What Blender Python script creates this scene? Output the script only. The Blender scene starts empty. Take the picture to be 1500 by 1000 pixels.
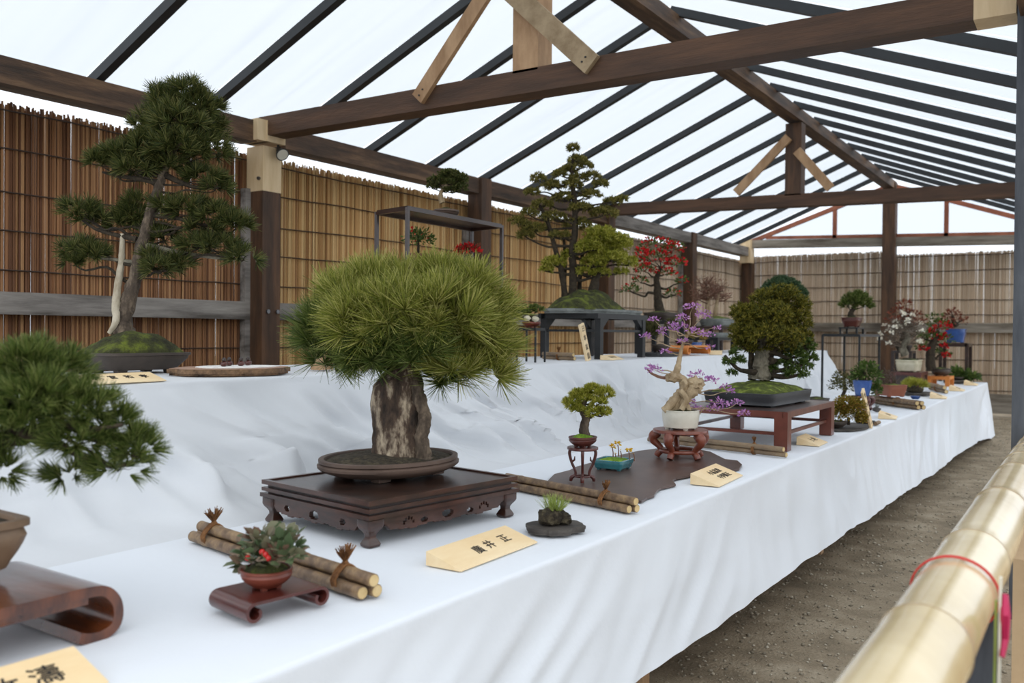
import bpy, math, random
import numpy as np
from mathutils import Matrix, Vector, noise
random.seed(7); RNG = np.random.default_rng(11)
S = bpy.context.scene; COL = S.collection
PI = math.pi

# ------------------------------------------------------------------ camera, sky, exposure
FPX, YAW, PIT, ROL, CH = 1294.6, .5864, .0106, .009, 1.08
r0 = np.array([math.cos(YAW), math.sin(YAW), 0.])
FW = np.array([-math.sin(YAW)*math.cos(PIT), math.cos(YAW)*math.cos(PIT), -math.sin(PIT)])
u0 = np.cross(r0, FW)
RT = r0*math.cos(ROL) + u0*math.sin(ROL); UP = u0*math.cos(ROL) - r0*math.sin(ROL)
OR = np.array([0, 0, CH])
cd = bpy.data.cameras.new('camera'); co = bpy.data.objects.new('camera', cd); COL.objects.link(co)
cd.sensor_width = 36; cd.lens = 36*FPX/1500; cd.clip_start = .05; cd.clip_end = 300
m = Matrix(((RT[0], UP[0], -FW[0], OR[0]), (RT[1], UP[1], -FW[1], OR[1]), (RT[2], UP[2], -FW[2], OR[2]), (0, 0, 0, 1)))
co.matrix_world = m; S.camera = co
cd.dof.use_dof = True; cd.dof.focus_distance = 2.9; cd.dof.aperture_fstop = 4.2

W = bpy.data.worlds.new('overcast_sky'); S.world = W; W.use_nodes = True
nt = W.node_tree; bg = nt.nodes['Background']
tc = nt.nodes.new('ShaderNodeTexCoord'); sx = nt.nodes.new('ShaderNodeSeparateXYZ'); rp = nt.nodes.new('ShaderNodeValToRGB')
nt.links.new(tc.outputs['Generated'], sx.inputs[0]); nt.links.new(sx.outputs['Z'], rp.inputs[0]); nt.links.new(rp.outputs[0], bg.inputs[0])
rp.color_ramp.elements[0].position = 0; rp.color_ramp.elements[0].color = (.80, .86, .93, 1)
rp.color_ramp.elements[1].position = .5; rp.color_ramp.elements[1].color = (.93, .965, 1, 1)
bg.inputs[1].default_value = 1.62
sl = bpy.data.lights.new('sun_behind_cloud', 'SUN'); so = bpy.data.objects.new('sun_behind_cloud', sl); COL.objects.link(so)
sl.energy = .5; sl.angle = math.radians(40); sl.color = (1, .97, .92)
so.rotation_euler = (math.radians(18), math.radians(28), 0)
S.view_settings.view_transform = 'Standard'; S.view_settings.look = 'None'; S.view_settings.exposure = 0; S.view_settings.gamma = 1
try: S.view_settings.use_curve_mapping = False
except Exception: pass

# ------------------------------------------------------------------ pixel of the photograph -> place in the world
def ray(x, y): return FW + RT*(x-750)/FPX + UP*(500-y)/FPX
def P(x, y, D): return OR + ray(x, y)*D
def TP(x, y, z): d = ray(x, y); return OR + d*(z-CH)/d[2]
def XP(x, y, X): d = ray(x, y); return OR + d*X/d[0]
def YP(x, y, Y): d = ray(x, y); return OR + d*Y/d[1]
def dep(p): return float((np.array(p)-OR) @ FW)
TZ, BZ = .58, .93                                                   # heights of the front and the back display table

# ------------------------------------------------------------------ materials
def lin(c): return tuple(((v/255)/12.92 if v/255 <= .04045 else ((v/255+.055)/1.055)**2.4) for v in c) + (1,)
def newmat(name):
    m = bpy.data.materials.new(name); m.use_nodes = True
    return m, m.node_tree, m.node_tree.nodes['Principled BSDF']
def mat(name, c1, c2=None, scale=8, stretch=(1, 1, 1), rough=.6, bump=0, bscale=None, metal=0, detail=6, coat=0, c3=None, lo=.35, hi=.65, spec=.5):
    m, nt, b = newmat(name); N = nt.nodes; L = nt.links
    b.inputs['Roughness'].default_value = rough; b.inputs['Metallic'].default_value = metal
    b.inputs['Specular IOR Level'].default_value = spec
    if coat: b.inputs['Coat Weight'].default_value = coat; b.inputs['Coat Roughness'].default_value = .15
    if c2 is None: b.inputs['Base Color'].default_value = lin(c1)
    tc = N.new('ShaderNodeTexCoord'); mp = N.new('ShaderNodeMapping'); mp.inputs['Scale'].default_value = stretch
    L.new(tc.outputs['Object'], mp.inputs[0])
    if c2 is not None:
        n = N.new('ShaderNodeTexNoise'); n.inputs['Scale'].default_value = scale; n.inputs['Detail'].default_value = detail; n.inputs['Roughness'].default_value = .65
        r = N.new('ShaderNodeValToRGB'); e = r.color_ramp.elements
        e[0].position = lo; e[0].color = lin(c1); e[1].position = hi; e[1].color = lin(c2)
        if c3 is not None: k = r.color_ramp.elements.new((lo+hi)/2); k.color = lin(c3)
        L.new(mp.outputs[0], n.inputs['Vector']); L.new(n.outputs[0], r.inputs[0]); L.new(r.outputs[0], b.inputs['Base Color'])
    if bump:
        n2 = N.new('ShaderNodeTexNoise'); n2.inputs['Scale'].default_value = bscale or scale*3; n2.inputs['Detail'].default_value = 5
        bp = N.new('ShaderNodeBump'); bp.inputs['Strength'].default_value = bump; bp.inputs['Distance'].default_value = .01
        L.new(mp.outputs[0], n2.inputs['Vector']); L.new(n2.outputs[0], bp.inputs['Height']); L.new(bp.outputs[0], b.inputs['Normal'])
    return m
def island(name, cols, rough=.6, trans=0, noise_amt=0):
    """colour picked afresh for each loose piece: each reed, needle or leaf"""
    m, nt, b = newmat(name); N = nt.nodes; L = nt.links
    g = N.new('ShaderNodeNewGeometry'); r = N.new('ShaderNodeValToRGB'); cr = r.color_ramp
    cr.elements[0].color = lin(cols[0]); cr.elements[1].color = lin(cols[-1]); cr.elements[1].position = 1
    for i, c in enumerate(cols[1:-1]): k = cr.elements.new((i+1)/(len(cols)-1)); k.color = lin(c)
    L.new(g.outputs['Random Per Island'], r.inputs[0]); out = r.outputs[0]
    if noise_amt:
        tc = N.new('ShaderNodeTexCoord'); n = N.new('ShaderNodeTexNoise'); n.inputs['Scale'].default_value = 2.5; n.inputs['Detail'].default_value = 4
        mx = N.new('ShaderNodeMix'); mx.data_type = 'RGBA'; mx.blend_type = 'MULTIPLY'; mx.inputs['Factor'].default_value = noise_amt
        r2 = N.new('ShaderNodeValToRGB'); r2.color_ramp.elements[0].position = .35; r2.color_ramp.elements[0].color = (.35, .3, .27, 1); r2.color_ramp.elements[1].position = .6; r2.color_ramp.elements[1].color = (1, 1, 1, 1)
        L.new(tc.outputs['Object'], n.inputs['Vector']); L.new(n.outputs[0], r2.inputs[0]); L.new(out, mx.inputs[6]); L.new(r2.outputs[0], mx.inputs[7]); out = mx.outputs[2]
    L.new(out, b.inputs['Base Color']); b.inputs['Roughness'].default_value = rough; b.inputs['Specular IOR Level'].default_value = .3
    if trans:
        t = N.new('ShaderNodeBsdfTranslucent'); L.new(out, t.inputs[0]); mx = N.new('ShaderNodeMixShader'); mx.inputs[0].default_value = trans
        L.new(b.outputs[0], mx.inputs[1]); L.new(t.outputs[0], mx.inputs[2]); L.new(mx.outputs[0], N['Material Output'].inputs[0])
    return m
M = {}
M['beam'] = mat('stained_beam_wood', (64, 44, 28), (106, 76, 50), 3, (1, 1, 1), .62, .25, 40, c3=(86, 60, 40))
M['beam_y'] = mat('stained_plate_wood', (48, 34, 22), (116, 88, 62), 2.2, (6, .7, 6), .65, .3, 30, c3=(78, 56, 38))
M['beam_x'] = mat('stained_tie_wood', (66, 45, 30), (98, 68, 46), 2.2, (.7, 6, 6), .62, .3, 30, c3=(80, 55, 37))
M['post'] = mat('post_wood', (58, 40, 26), (100, 70, 46), 3, (5, 5, .6), .65, .3, 25, c3=(78, 54, 36))
M['grey_wood'] = mat('weathered_grey_wood', (84, 78, 72), (158, 152, 144), 2.5, (5, .5, 5), .75, .3, 30, c3=(132, 126, 120))
M['grey_wood_x'] = mat('weathered_grey_wood_x', (88, 78, 66), (150, 142, 130), 2.5, (.5, 5, 5), .75, .3, 30, c3=(126, 118, 106))
M['new_wood'] = mat('fresh_timber', (206, 178, 136), (226, 202, 164), 3, (4, 4, .6), .6, .15, 30)
M['brace_wood'] = mat('brace_timber', (158, 122, 86), (192, 156, 118), 4, (3, 3, 1), .65, .15, 30)
M['brace_grey'] = mat('greyed_brace_timber', (140, 118, 88), (176, 154, 122), 5, (2, 4, 2), .7, .2, 30)
M['redwood'] = mat('red_brown_gable_wood', (122, 66, 44), (160, 96, 68), 4, rough=.6)
M['metal'] = mat('dark_coated_metal', (38, 40, 42), (52, 55, 57), 2, rough=.45, spec=.4)
M['bolt'] = mat('bolt_steel', (120, 120, 122), rough=.35, metal=.9)
M['reed_dark'] = island('reed_brown', [(92, 58, 38), (126, 86, 56), (150, 106, 70), (178, 136, 94)], .6, noise_amt=.25)
M['reed_mid'] = island('reed_tan', [(150, 106, 62), (188, 144, 90), (208, 168, 112), (222, 190, 136)], .6, noise_amt=.2)
M['reed_pale'] = island('reed_pale', [(168, 144, 118), (194, 170, 144), (208, 186, 160), (220, 204, 182)], .65, noise_amt=.15)
M['wire'] = mat('binding_wire', (62, 48, 38), rough=.7)
M['gravel'] = mat('gravel_ground', (120, 109, 92), (164, 152, 132), 4, rough=.95, bump=.9, bscale=90, c3=(143, 130, 110), spec=.2)
M['pebble'] = island('pebbles', [(118, 110, 96), (144, 135, 118), (162, 152, 134), (186, 178, 162)], .9)
M['lacquer_dark'] = mat('dark_rosewood', (36, 26, 22), (62, 42, 34), 8, (1, 1, 3), .3, .05, 30, coat=.3)
M['lacquer_brown'] = mat('brown_rosewood', (44, 28, 22), (80, 49, 38), 8, (1, 1, 3), .32, .05, 30, coat=.3)
M['lacquer_red'] = mat('red_rosewood', (66, 28, 23), (96, 44, 36), 8, (1, 1, 3), .3, .05, 30, coat=.35)
M['lacquer_glossy'] = mat('glossy_rosewood', (62, 30, 18), (112, 60, 32), 9, (1, 3, 1), .22, .04, 30, coat=.6)
M['cherry'] = mat('cherry_red_wood', (100, 46, 32), (132, 68, 48), 7, (1, 3, 1), .35, .05, 30, coat=.3)
M['table_red'] = mat('red_brown_table_wood', (88, 44, 33), (118, 64, 50), 7, (1, 3, 1), .35, .05, 30, coat=.25)
M['table_top'] = mat('dark_brown_table_top', (62, 50, 46), (86, 68, 62), 5, (1, 3, 1), .3, coat=.4)
M['black'] = mat('black_lacquer', (22, 24, 25), (34, 36, 37), 6, rough=.4, spec=.4)
M['slate'] = mat('dark_slab', (48, 44, 42), (82, 76, 70), 14, rough=.7, bump=.4)
M['jiita'] = mat('dark_brown_board', (76, 58, 52), (94, 74, 66), 6, rough=.35, spec=.5)
M['orange'] = mat('orange_wood', (196, 112, 44), (222, 142, 66), 6, rough=.45)
M['sign'] = mat('pale_sign_wood', (232, 202, 154), (246, 224, 184), 5, (2, .5, 2), .55, .05, 40)
M['ink'] = mat('black_ink', (26, 24, 24), rough=.6)
M['ink_soft'] = mat('worn_ink', (78, 66, 54), rough=.7)
M['slice'] = mat('log_slice_wood', (150, 116, 96), (186, 152, 128), 5, rough=.6, bump=.1)
M['barkedge'] = mat('bark_edge', (52, 38, 28), (150, 118, 88), 22, rough=.9, bump=.6)
M['sand'] = mat('white_sand', (232, 228, 224), (248, 246, 242), 60, rough=.9, bump=.2)
M['soil'] = mat('dark_soil', (38, 32, 24), (86, 78, 58), 70, rough=.95, bump=1, bscale=120, c3=(58, 50, 36))
M['moss'] = mat('moss', (62, 72, 26), (140, 156, 60), 26, rough=.95, bump=1, bscale=130, c3=(84, 94, 28))
M['moss_dark'] = mat('dark_moss', (36, 36, 16), (104, 114, 34), 20, rough=.95, bump=1, bscale=110, c3=(62, 66, 24))
M['moss_bright'] = mat('bright_moss', (84, 124, 26), (140, 174, 46), 40, rough=.95, bump=1, bscale=180)
M['clay_brown'] = mat('brown_clay', (78, 64, 56), (104, 86, 76), 9, rough=.55, spec=.4)
M['clay_band'] = mat('brown_clay_line', (100, 66, 56), rough=.55)
M['clay_tan'] = mat('tan_clay', (104, 84, 64), (130, 106, 84), 7, rough=.5)
M['clay_dark'] = mat('dark_clay', (52, 44, 38), (76, 66, 58), 9, rough=.6)
M['clay_red'] = mat('red_clay', (104, 48, 36), (130, 66, 50), 7, rough=.35)
M['clay_maroon'] = mat('maroon_clay', (78, 40, 34), (98, 54, 46), 7, rough=.35)
M['terracotta'] = mat('terracotta', (132, 78, 58), (154, 94, 72), 7, rough=.6)
M['clay_black'] = mat('black_clay', (46, 47, 50), (64, 65, 68), 7, rough=.5)
M['glaze_white'] = mat('white_glaze', (206, 202, 186), (222, 218, 204), 14, rough=.35, coat=.3)
M['glaze_cream'] = mat('cream_glaze', (188, 180, 150), (214, 206, 182), 14, rough=.4)
M['glaze_teal'] = mat('teal_glaze', (38, 104, 118), (66, 138, 146), 10, rough=.18, coat=.6)
M['glaze_blue'] = mat('blue_glaze', (40, 74, 138), (62, 100, 168), 8, rough=.25, coat=.4)
M['grey_stone'] = mat('grey_stone', (98, 102, 100), (138, 142, 138), 10, rough=.8, bump=.4)
M['bark_pine'] = mat('pine_bark', (52, 42, 34), (128, 112, 94), 30, (1, 1, .5), .9, 1, 60, c3=(84, 72, 60))
M['bark_grey'] = mat('grey_bark', (78, 74, 62), (142, 134, 116), 30, (1, 1, .6), .9, .9, 60)
M['bark_rock'] = mat('rugged_bark', (36, 28, 22), (186, 170, 146), 17, (1.4, 1.4, .55), .9, 1, 45, c3=(78, 62, 50), lo=.38, hi=.66)
M['bark_dark'] = mat('dark_bark', (40, 34, 26), (72, 62, 48), 30, rough=.95, bump=.8)
M['bark_pale'] = mat('pale_twisted_wood', (138, 116, 86), (190, 170, 138), 22, (1, 1, .6), .8, .7, 50)
M['bark_white'] = mat('pale_deadwood', (150, 136, 112), (196, 186, 166), 20, (1, 1, .5), .85, .6, 50)
M['bamboo'] = mat('green_tan_bamboo', (190, 168, 122), (222, 204, 164), 1.6, (1, 1, 1), .22, .03, 20, coat=.5, c3=(208, 188, 144))
M['bamboo_ring'] = mat('bamboo_node_ring', (132, 112, 88), (170, 148, 116), 20, rough=.5)
M['pole'] = mat('dry_bamboo', (92, 72, 54), (150, 124, 90), 9, (4, 1, 4), .5, .1, 30, c3=(122, 98, 74))
M['pole_grey'] = mat('grey_dry_bamboo', (104, 86, 70), (150, 128, 100), 9, (1, 3, 1), .55, .1, 30)
M['pole_end'] = mat('cut_bamboo_end', (196, 168, 116), (216, 190, 140), 20, rough=.6)
M['rope'] = mat('palm_rope', (104, 66, 34), (150, 104, 60), 60, rough=.9, bump=.8, bscale=200)
M['red_cord'] = mat('red_cord', (196, 56, 48), rough=.6)
M['magenta'] = mat('magenta_ribbon', (186, 30, 84), rough=.5)
M['card'] = mat('cardboard', (176, 150, 116), (190, 164, 130), 5, rough=.8)
M['card_light'] = mat('cardboard_flap', (226, 204, 170), rough=.8)
M['paper'] = mat('cream_paper', (220, 216, 200), rough=.7)
M['tag_green'] = mat('green_edge', (136, 150, 70), rough=.6)
M['net'] = mat('green_net', (34, 120, 92), rough=.8)
M['red_berry'] = mat('red_berry', (186, 32, 30), rough=.25)
M['post_dark'] = mat('dark_grey_post', (58, 62, 70), (92, 96, 102), 3, (4, 4, .6), .6)
# foliage
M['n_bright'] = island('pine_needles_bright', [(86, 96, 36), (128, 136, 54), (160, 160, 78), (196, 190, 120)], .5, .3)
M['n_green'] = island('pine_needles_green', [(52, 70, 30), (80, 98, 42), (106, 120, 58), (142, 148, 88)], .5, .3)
M['n_dark'] = island('pine_needles_dark', [(44, 54, 26), (68, 78, 36), (92, 98, 50), (126, 122, 72)], .5, .3)
M['spruce'] = island('spruce_needles', [(74, 78, 38), (110, 108, 52), (140, 132, 64), (168, 154, 88)], .55, .3)
M['spruce_dark'] = island('dark_spruce_needles', [(58, 64, 26), (92, 94, 34), (128, 122, 44), (160, 146, 64)], .55, .3)
M['fresh'] = island('yellow_green_needles', [(104, 114, 34), (148, 152, 50), (178, 174, 70), (200, 192, 104)], .55, .3)
M['juniper'] = island('juniper_scale_foliage', [(46, 68, 44), (66, 90, 58), (84, 108, 74), (104, 124, 90)], .6, .25)
M['leaf_green'] = island('green_leaves', [(56, 76, 34), (84, 106, 48), (114, 132, 66)], .45, .3)
M['leaf_ardisia'] = island('bronze_green_leaves', [(74, 92, 62), (104, 120, 86), (134, 124, 102), (124, 84, 72)], .35, .25)
M['leaf_yellow'] = island('yellow_olive_leaves', [(88, 84, 28), (134, 124, 48), (168, 150, 64), (170, 120, 66)], .6, .3)
M['leaf_olive'] = island('olive_leaves', [(58, 60, 34), (90, 90, 50), (118, 110, 66)], .6, .3)
M['leaf_red'] = island('red_brown_leaves', [(112, 56, 42), (146, 84, 62), (92, 60, 48)], .6, .3)
M['petal_purple'] = island('purple_petals', [(150, 92, 160), (184, 130, 192), (214, 168, 214), (190, 120, 172)], .6, .4)
M['petal_white'] = island('white_petals', [(236, 228, 206), (250, 246, 232)], .6, .3)
M['petal_yellow'] = island('yellow_petals', [(222, 178, 40), (240, 206, 84)], .6, .3)
M['petal_red'] = island('red_blossom', [(186, 22, 28), (216, 40, 40), (158, 20, 26)], .6, .2)
M['grass'] = island('grass_blades', [(116, 136, 58), (156, 172, 86), (192, 200, 128)], .6, .35)
M['twig'] = island('grey_twigs', [(74, 62, 54), (100, 88, 76), (122, 108, 92)], .8)
M['twig_brown'] = island('brown_twigs', [(92, 64, 52), (120, 88, 72), (146, 110, 92)], .8)
# white cloth
def cloth_mat(name, c):
    m, nt, b = newmat(name); N = nt.nodes; L = nt.links
    b.inputs['Base Color'].default_value = lin(c); b.inputs['Roughness'].default_value = .75; b.inputs['Sheen Weight'].default_value = .2; b.inputs['Specular IOR Level'].default_value = .25
    tc = N.new('ShaderNodeTexCoord'); n = N.new('ShaderNodeTexNoise'); n.inputs['Scale'].default_value = 7; n.inputs['Detail'].default_value = 6
    bp = N.new('ShaderNodeBump'); bp.inputs['Strength'].default_value = .25; bp.inputs['Distance'].default_value = .02
    L.new(tc.outputs['Object'], n.inputs['Vector']); L.new(n.outputs[0], bp.inputs['Height']); L.new(bp.outputs[0], b.inputs['Normal'])
    return m
M['cloth'] = cloth_mat('white_cloth', (226, 231, 238)); M['cloth_back'] = cloth_mat('white_cloth_back_shaded', (214, 217, 221))  # back one: same white cloth, its weaker light painted in as a darker colour
# translucent roofing sheet
def sheet_mat(name, tr, sc, stripes=True):
    m, nt, b = newmat(name); N = nt.nodes; L = nt.links; N.remove(b)
    t = N.new('ShaderNodeBsdfTransparent'); d = N.new('ShaderNodeBsdfTranslucent'); mx = N.new('ShaderNodeMixShader'); g = N.new('ShaderNodeBsdfDiffuse'); mx2 = N.new('ShaderNodeMixShader')
    t.inputs[0].default_value = tr; d.inputs[0].default_value = (.7, .73, .76, 1); g.inputs[0].default_value = (.8, .8, .8, 1)
    mx.inputs[0].default_value = .25; mx2.inputs[0].default_value = .06
    if stripes:
        tc = N.new('ShaderNodeTexCoord'); wv = N.new('ShaderNodeTexWave'); wv.bands_direction = 'Y'; wv.inputs['Scale'].default_value = sc; wv.inputs['Distortion'].default_value = .3
        n = N.new('ShaderNodeTexNoise'); n.inputs['Scale'].default_value = 1.2; mp = N.new('ShaderNodeMapping'); mp.inputs['Scale'].default_value = (.4, 14, 1)
        L.new(tc.outputs['Object'], mp.inputs[0]); L.new(mp.outputs[0], n.inputs['Vector'])
        r = N.new('ShaderNodeValToRGB'); r.color_ramp.elements[0].position = 0; r.color_ramp.elements[0].color = (.42, .45, .48, 1); r.color_ramp.elements[1].position = .30; r.color_ramp.elements[1].color = tr
        ad = N.new('ShaderNodeMath'); ad.operation = 'MULTIPLY'
        L.new(tc.outputs['Object'], wv.inputs['Vector']); L.new(wv.outputs['Fac'], ad.inputs[0]); L.new(n.outputs[0], ad.inputs[1]); L.new(ad.outputs[0], r.inputs[0]); L.new(r.outputs[0], t.inputs[0])
    L.new(t.outputs[0], mx.inputs[1]); L.new(d.outputs[0], mx.inputs[2]); L.new(mx.outputs[0], mx2.inputs[1]); L.new(g.outputs[0], mx2.inputs[2])
    L.new(mx2.outputs[0], N['Material Output'].inputs[0]); return m
M['sheet'] = sheet_mat('ribbed_polycarbonate', (.74, .76, .78, 1), 40)
M['gable_sheet'] = sheet_mat('gable_polycarbonate', (.78, .82, .86, 1), 40, False)

# ------------------------------------------------------------------ building
def wloc(o): return np.array(o['_w']) if o is not None else np.zeros(3)
def finish(name, me, m, parent, kind=None, smooth=False):
    if isinstance(m, str): m = M[m]
    if m: me.materials.append(m)
    if smooth: me.shade_smooth()
    o = bpy.data.objects.new(name, me); COL.objects.link(o)
    if parent is not None: o.parent = parent
    if kind: o['kind'] = kind
    return o
def empty(name, loc):
    o = bpy.data.objects.new(name, None); COL.objects.link(o); o.location = tuple(loc); o['_w'] = [float(v) for v in loc]; return o
def thing(name, loc, label, cat, group=None):
    o = empty(name, loc); o['label'] = label; o['category'] = cat
    if group: o['group'] = group
    return o
def tag(o, label, cat, group=None):
    o['label'] = label; o['category'] = cat
    if group: o['group'] = group
    return o
def npmesh(name, V, Fc, m, parent=None, kind=None, smooth=False, base=None):
    """V (n,3) world; Fc (k,3|4) index array, all of one size"""
    V = np.asarray(V, float); Fc = np.asarray(Fc, np.int32); k = Fc.shape[1]
    off = wloc(parent)
    if parent is None and base is not None: off = np.array(base, float)
    V = V - off
    me = bpy.data.meshes.new(name); me.vertices.add(len(V)); me.vertices.foreach_set('co', V.astype(np.float32).ravel())
    me.loops.add(Fc.size); me.loops.foreach_set('vertex_index', Fc.ravel()); me.polygons.add(len(Fc))
    me.polygons.foreach_set('loop_start', np.arange(0, Fc.size, k, dtype=np.int32)); me.polygons.foreach_set('loop_total', np.full(len(Fc), k, np.int32))
    me.update(calc_edges=True)
    o = finish(name, me, m, parent, kind, smooth)
    if parent is None: o.location = tuple(off)
    o['_w'] = [float(v) for v in off]
    return o
class MB:
    def __init__(s, T=None): s.v = []; s.f = []; s.T = T
    def add(s, V, F):
        b = len(s.v)
        if s.T is not None: V = [s.T @ Vector(tuple(p)) for p in V]
        s.v += [tuple(map(float, p)) for p in V]; s.f += [tuple(b+i for i in f) for f in F]; return s
    def box(s, c, d, R=None, taper=1):
        x, y, z = d[0]/2, d[1]/2, d[2]/2; V = []
        for k, t in ((-1, taper), (1, 1)):
            for i, j in ((-1, -1), (1, -1), (1, 1), (-1, 1)): V.append(Vector((i*x*t, j*y*t, k*z)))
        if R is not None: V = [R @ v for v in V]
        V = [v + Vector(tuple(c)) for v in V]
        return s.add(V, [(0, 3, 2, 1), (4, 5, 6, 7), (0, 1, 5, 4), (1, 2, 6, 5), (2, 3, 7, 6), (3, 0, 4, 7)])
    def beam(s, a, b, w, h, up=(0, 0, 1)):
        a = Vector(tuple(a)); b = Vector(tuple(b)); d = (b-a).normalized(); sd = d.cross(Vector(up)).normalized(); u = sd.cross(d)
        V = []
        for p in (a, b):
            for i, j in ((-1, -1), (1, -1), (1, 1), (-1, 1)): V.append(p + sd*w/2*i + u*h/2*j)
        return s.add(V, [(0, 1, 2, 3), (7, 6, 5, 4), (0, 4, 5, 1), (1, 5, 6, 2), (2, 6, 7, 3), (3, 7, 4, 0)])
    def tube(s, pts, r, n=8, closed=False, jit=0, cap=True):
        pts = [Vector(tuple(p)) for p in pts]; N = len(pts); r = [r]*N if not hasattr(r, '__len__') else list(r)
        V = []; prev = None
        for i, p in enumerate(pts):
            if closed: d = pts[(i+1) % N] - pts[i-1]
            else: d = pts[min(i+1, N-1)] - pts[max(i-1, 0)]
            if d.length < 1e-9: d = Vector((0, 0, 1))
            d.normalize()
            if prev is None: a = d.cross(Vector((0, 0, 1))); a = a if a.length > .1 else d.cross(Vector((0, 1, 0)))
            else: a = prev - d*prev.dot(d)
            if a.length < 1e-6: a = d.cross(Vector((1, 0, 0)))
            a.normalize(); prev = a; b = d.cross(a)
            for k in range(n):
                t = 2*PI*k/n; q = r[i]*(1 + (random.uniform(-jit, jit) if jit else 0)); V.append(p + a*math.cos(t)*q + b*math.sin(t)*q)
        F = []; M_ = N if closed else N-1
        for i in range(M_):
            for k in range(n):
                a0 = i*n+k; a1 = i*n+(k+1) % n; b0 = ((i+1) % N)*n+k; b1 = ((i+1) % N)*n+(k+1) % n; F.append((a0, a1, b1, b0))
        if cap and not closed: F.append(tuple(range(n))[::-1]); F.append(tuple((N-1)*n+k for k in range(n)))
        return s.add(V, F)
    def loft(s, prof, c=(0, 0, 0), e=2, n=40, capb=True, capt=True, jit=0):
        """prof [(a, b, z)] half-length, half-depth, height; e superellipse exponent"""
        V = []; F = []
        for a, b, z in prof:
            for k in range(n):
                t = 2*PI*(k+.5)/n; ct, st = math.cos(t), math.sin(t)
                if e > 3:                                           # even spacing on a rounded box
                    x = math.copysign(abs(ct)**(2/e), ct); y = math.copysign(abs(st)**(2/e), st)
                else: x, y = ct, st
                q = 1 + (random.uniform(-jit, jit) if jit else 0)
                V.append((c[0]+a*x*q, c[1]+b*y*q, c[2]+z))
        N = len(prof)
        for i in range(N-1):
            for k in range(n): F.append((i*n+k, i*n+(k+1) % n, (i+1)*n+(k+1) % n, (i+1)*n+k))
        if capb: F.append(tuple(range(n))[::-1])
        if capt: F.append(tuple((N-1)*n+k for k in range(n)))
        return s.add(V, F)
    def prism(s, out, z0, z1, axis='z'):
        n = len(out); V = []
        for z in (z0, z1):
            for x, y in out: V.append({'z': (x, y, z), 'y': (x, z, y), 'x': (z, x, y)}[axis])
        F = [tuple(range(n))[::-1], tuple(range(n, 2*n))] + [(i, (i+1) % n, n+(i+1) % n, n+i) for i in range(n)]
        return s.add(V, F)
    def ribbon(s, path, th, w0, w1):
        """thick strip following a path in the x,z plane, from y=w0 to y=w1"""
        L_, R_ = [], []
        for i, (x, z) in enumerate(path):
            x0, z0 = path[max(i-1, 0)]; x1, z1 = path[min(i+1, len(path)-1)]; d = math.hypot(x1-x0, z1-z0) or 1; nx, nz = -(z1-z0)/d, (x1-x0)/d
            L_.append((x+nx*th/2, z+nz*th/2)); R_.append((x-nx*th/2, z-nz*th/2))
        n = len(path); V = [(x, w0, z) for x, z in L_] + [(x, w0, z) for x, z in R_] + [(x, w1, z) for x, z in L_] + [(x, w1, z) for x, z in R_]; F = []
        for i in range(n-1): F += [(i, i+1, n+i+1, n+i), (2*n+i, 3*n+i, 3*n+i+1, 2*n+i+1), (i, 2*n+i, 2*n+i+1, i+1), (n+i, n+i+1, 3*n+i+1, 3*n+i)]
        F += [(0, n, 3*n, 2*n), (n-1, 3*n-1, 4*n-1, 2*n-1)]
        return s.add(V, F)
    def blob(s, c, r, n=2, amp=.15, fr=2.0, seed=0, flat=None):
        import bmesh
        bm = bmesh.new(); bmesh.ops.create_icosphere(bm, subdivisions=n, radius=1); V = []
        for v in bm.verts:
            q = 1 + amp*noise.noise(v.co*fr + Vector((seed*3.1, seed, 0))); p = [v.co[i]*r[i]*q + c[i] for i in range(3)]
            if flat is not None: p[2] = max(p[2], flat)
            V.append(p)
        F = [tuple(v.index for v in f.verts) for f in bm.faces]; bm.free(); return s.add(V, F)
    def build(s, name, m, parent=None, smooth=False, kind=None, fix=True):
        import bmesh
        V = np.array(s.v); off = wloc(parent)
        if parent is None: off = np.array([(V[:, 0].min()+V[:, 0].max())/2, (V[:, 1].min()+V[:, 1].max())/2, V[:, 2].min()])
        me = bpy.data.meshes.new(name); me.from_pydata([tuple(p) for p in V-off], [], s.f); me.update()
        if fix:
            bm = bmesh.new(); bm.from_mesh(me); bmesh.ops.recalc_face_normals(bm, faces=bm.faces); bm.to_mesh(me); bm.free()
        if smooth:
            me.shade_smooth()
            try: me.set_sharp_from_angle(angle=math.radians(42))
            except Exception: pass
        o = finish(name, me, m, parent, kind)
        if parent is None: o.location = tuple(off)
        o['_w'] = [float(v) for v in off]
        return o
def frame(p, ang=0):
    """local x runs along the display (world +y), local y away from the visitor (world -x)"""
    return Matrix.Translation(Vector(tuple(map(float, p)))) @ Matrix.Rotation(PI/2 + math.radians(ang), 4, 'Z')
def smoothpath(pts, k=6):
    pts = [np.array(p, float) for p in pts]; out = []
    for i in range(len(pts)-1):
        p0 = pts[max(i-1, 0)]; p1 = pts[i]; p2 = pts[i+1]; p3 = pts[min(i+2, len(pts)-1)]
        for j in range(k):
            t = j/k; out.append(.5*((2*p1)+(-p0+p2)*t+(2*p0-5*p1+4*p2-p3)*t*t+(-p0+3*p1-3*p2+p3)*t**3))
    out.append(pts[-1]); return out
# ================================================================== THE SETTING
XL, XR, XLc, ZPB, ZPT = -4.59, -.20, -2.50, 2.285, 2.42             # wall plates and ridge of the shed
PY = [1.54, 3.94, 6.34, 8.74, 11.14, 13.53]
fl = MB().add([(-30, -6, 0), (12, -6, 0), (12, 34, 0), (-30, 34, 0)], [(0, 1, 2, 3)]).build('floor', 'gravel', kind='structure', fix=False)
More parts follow.
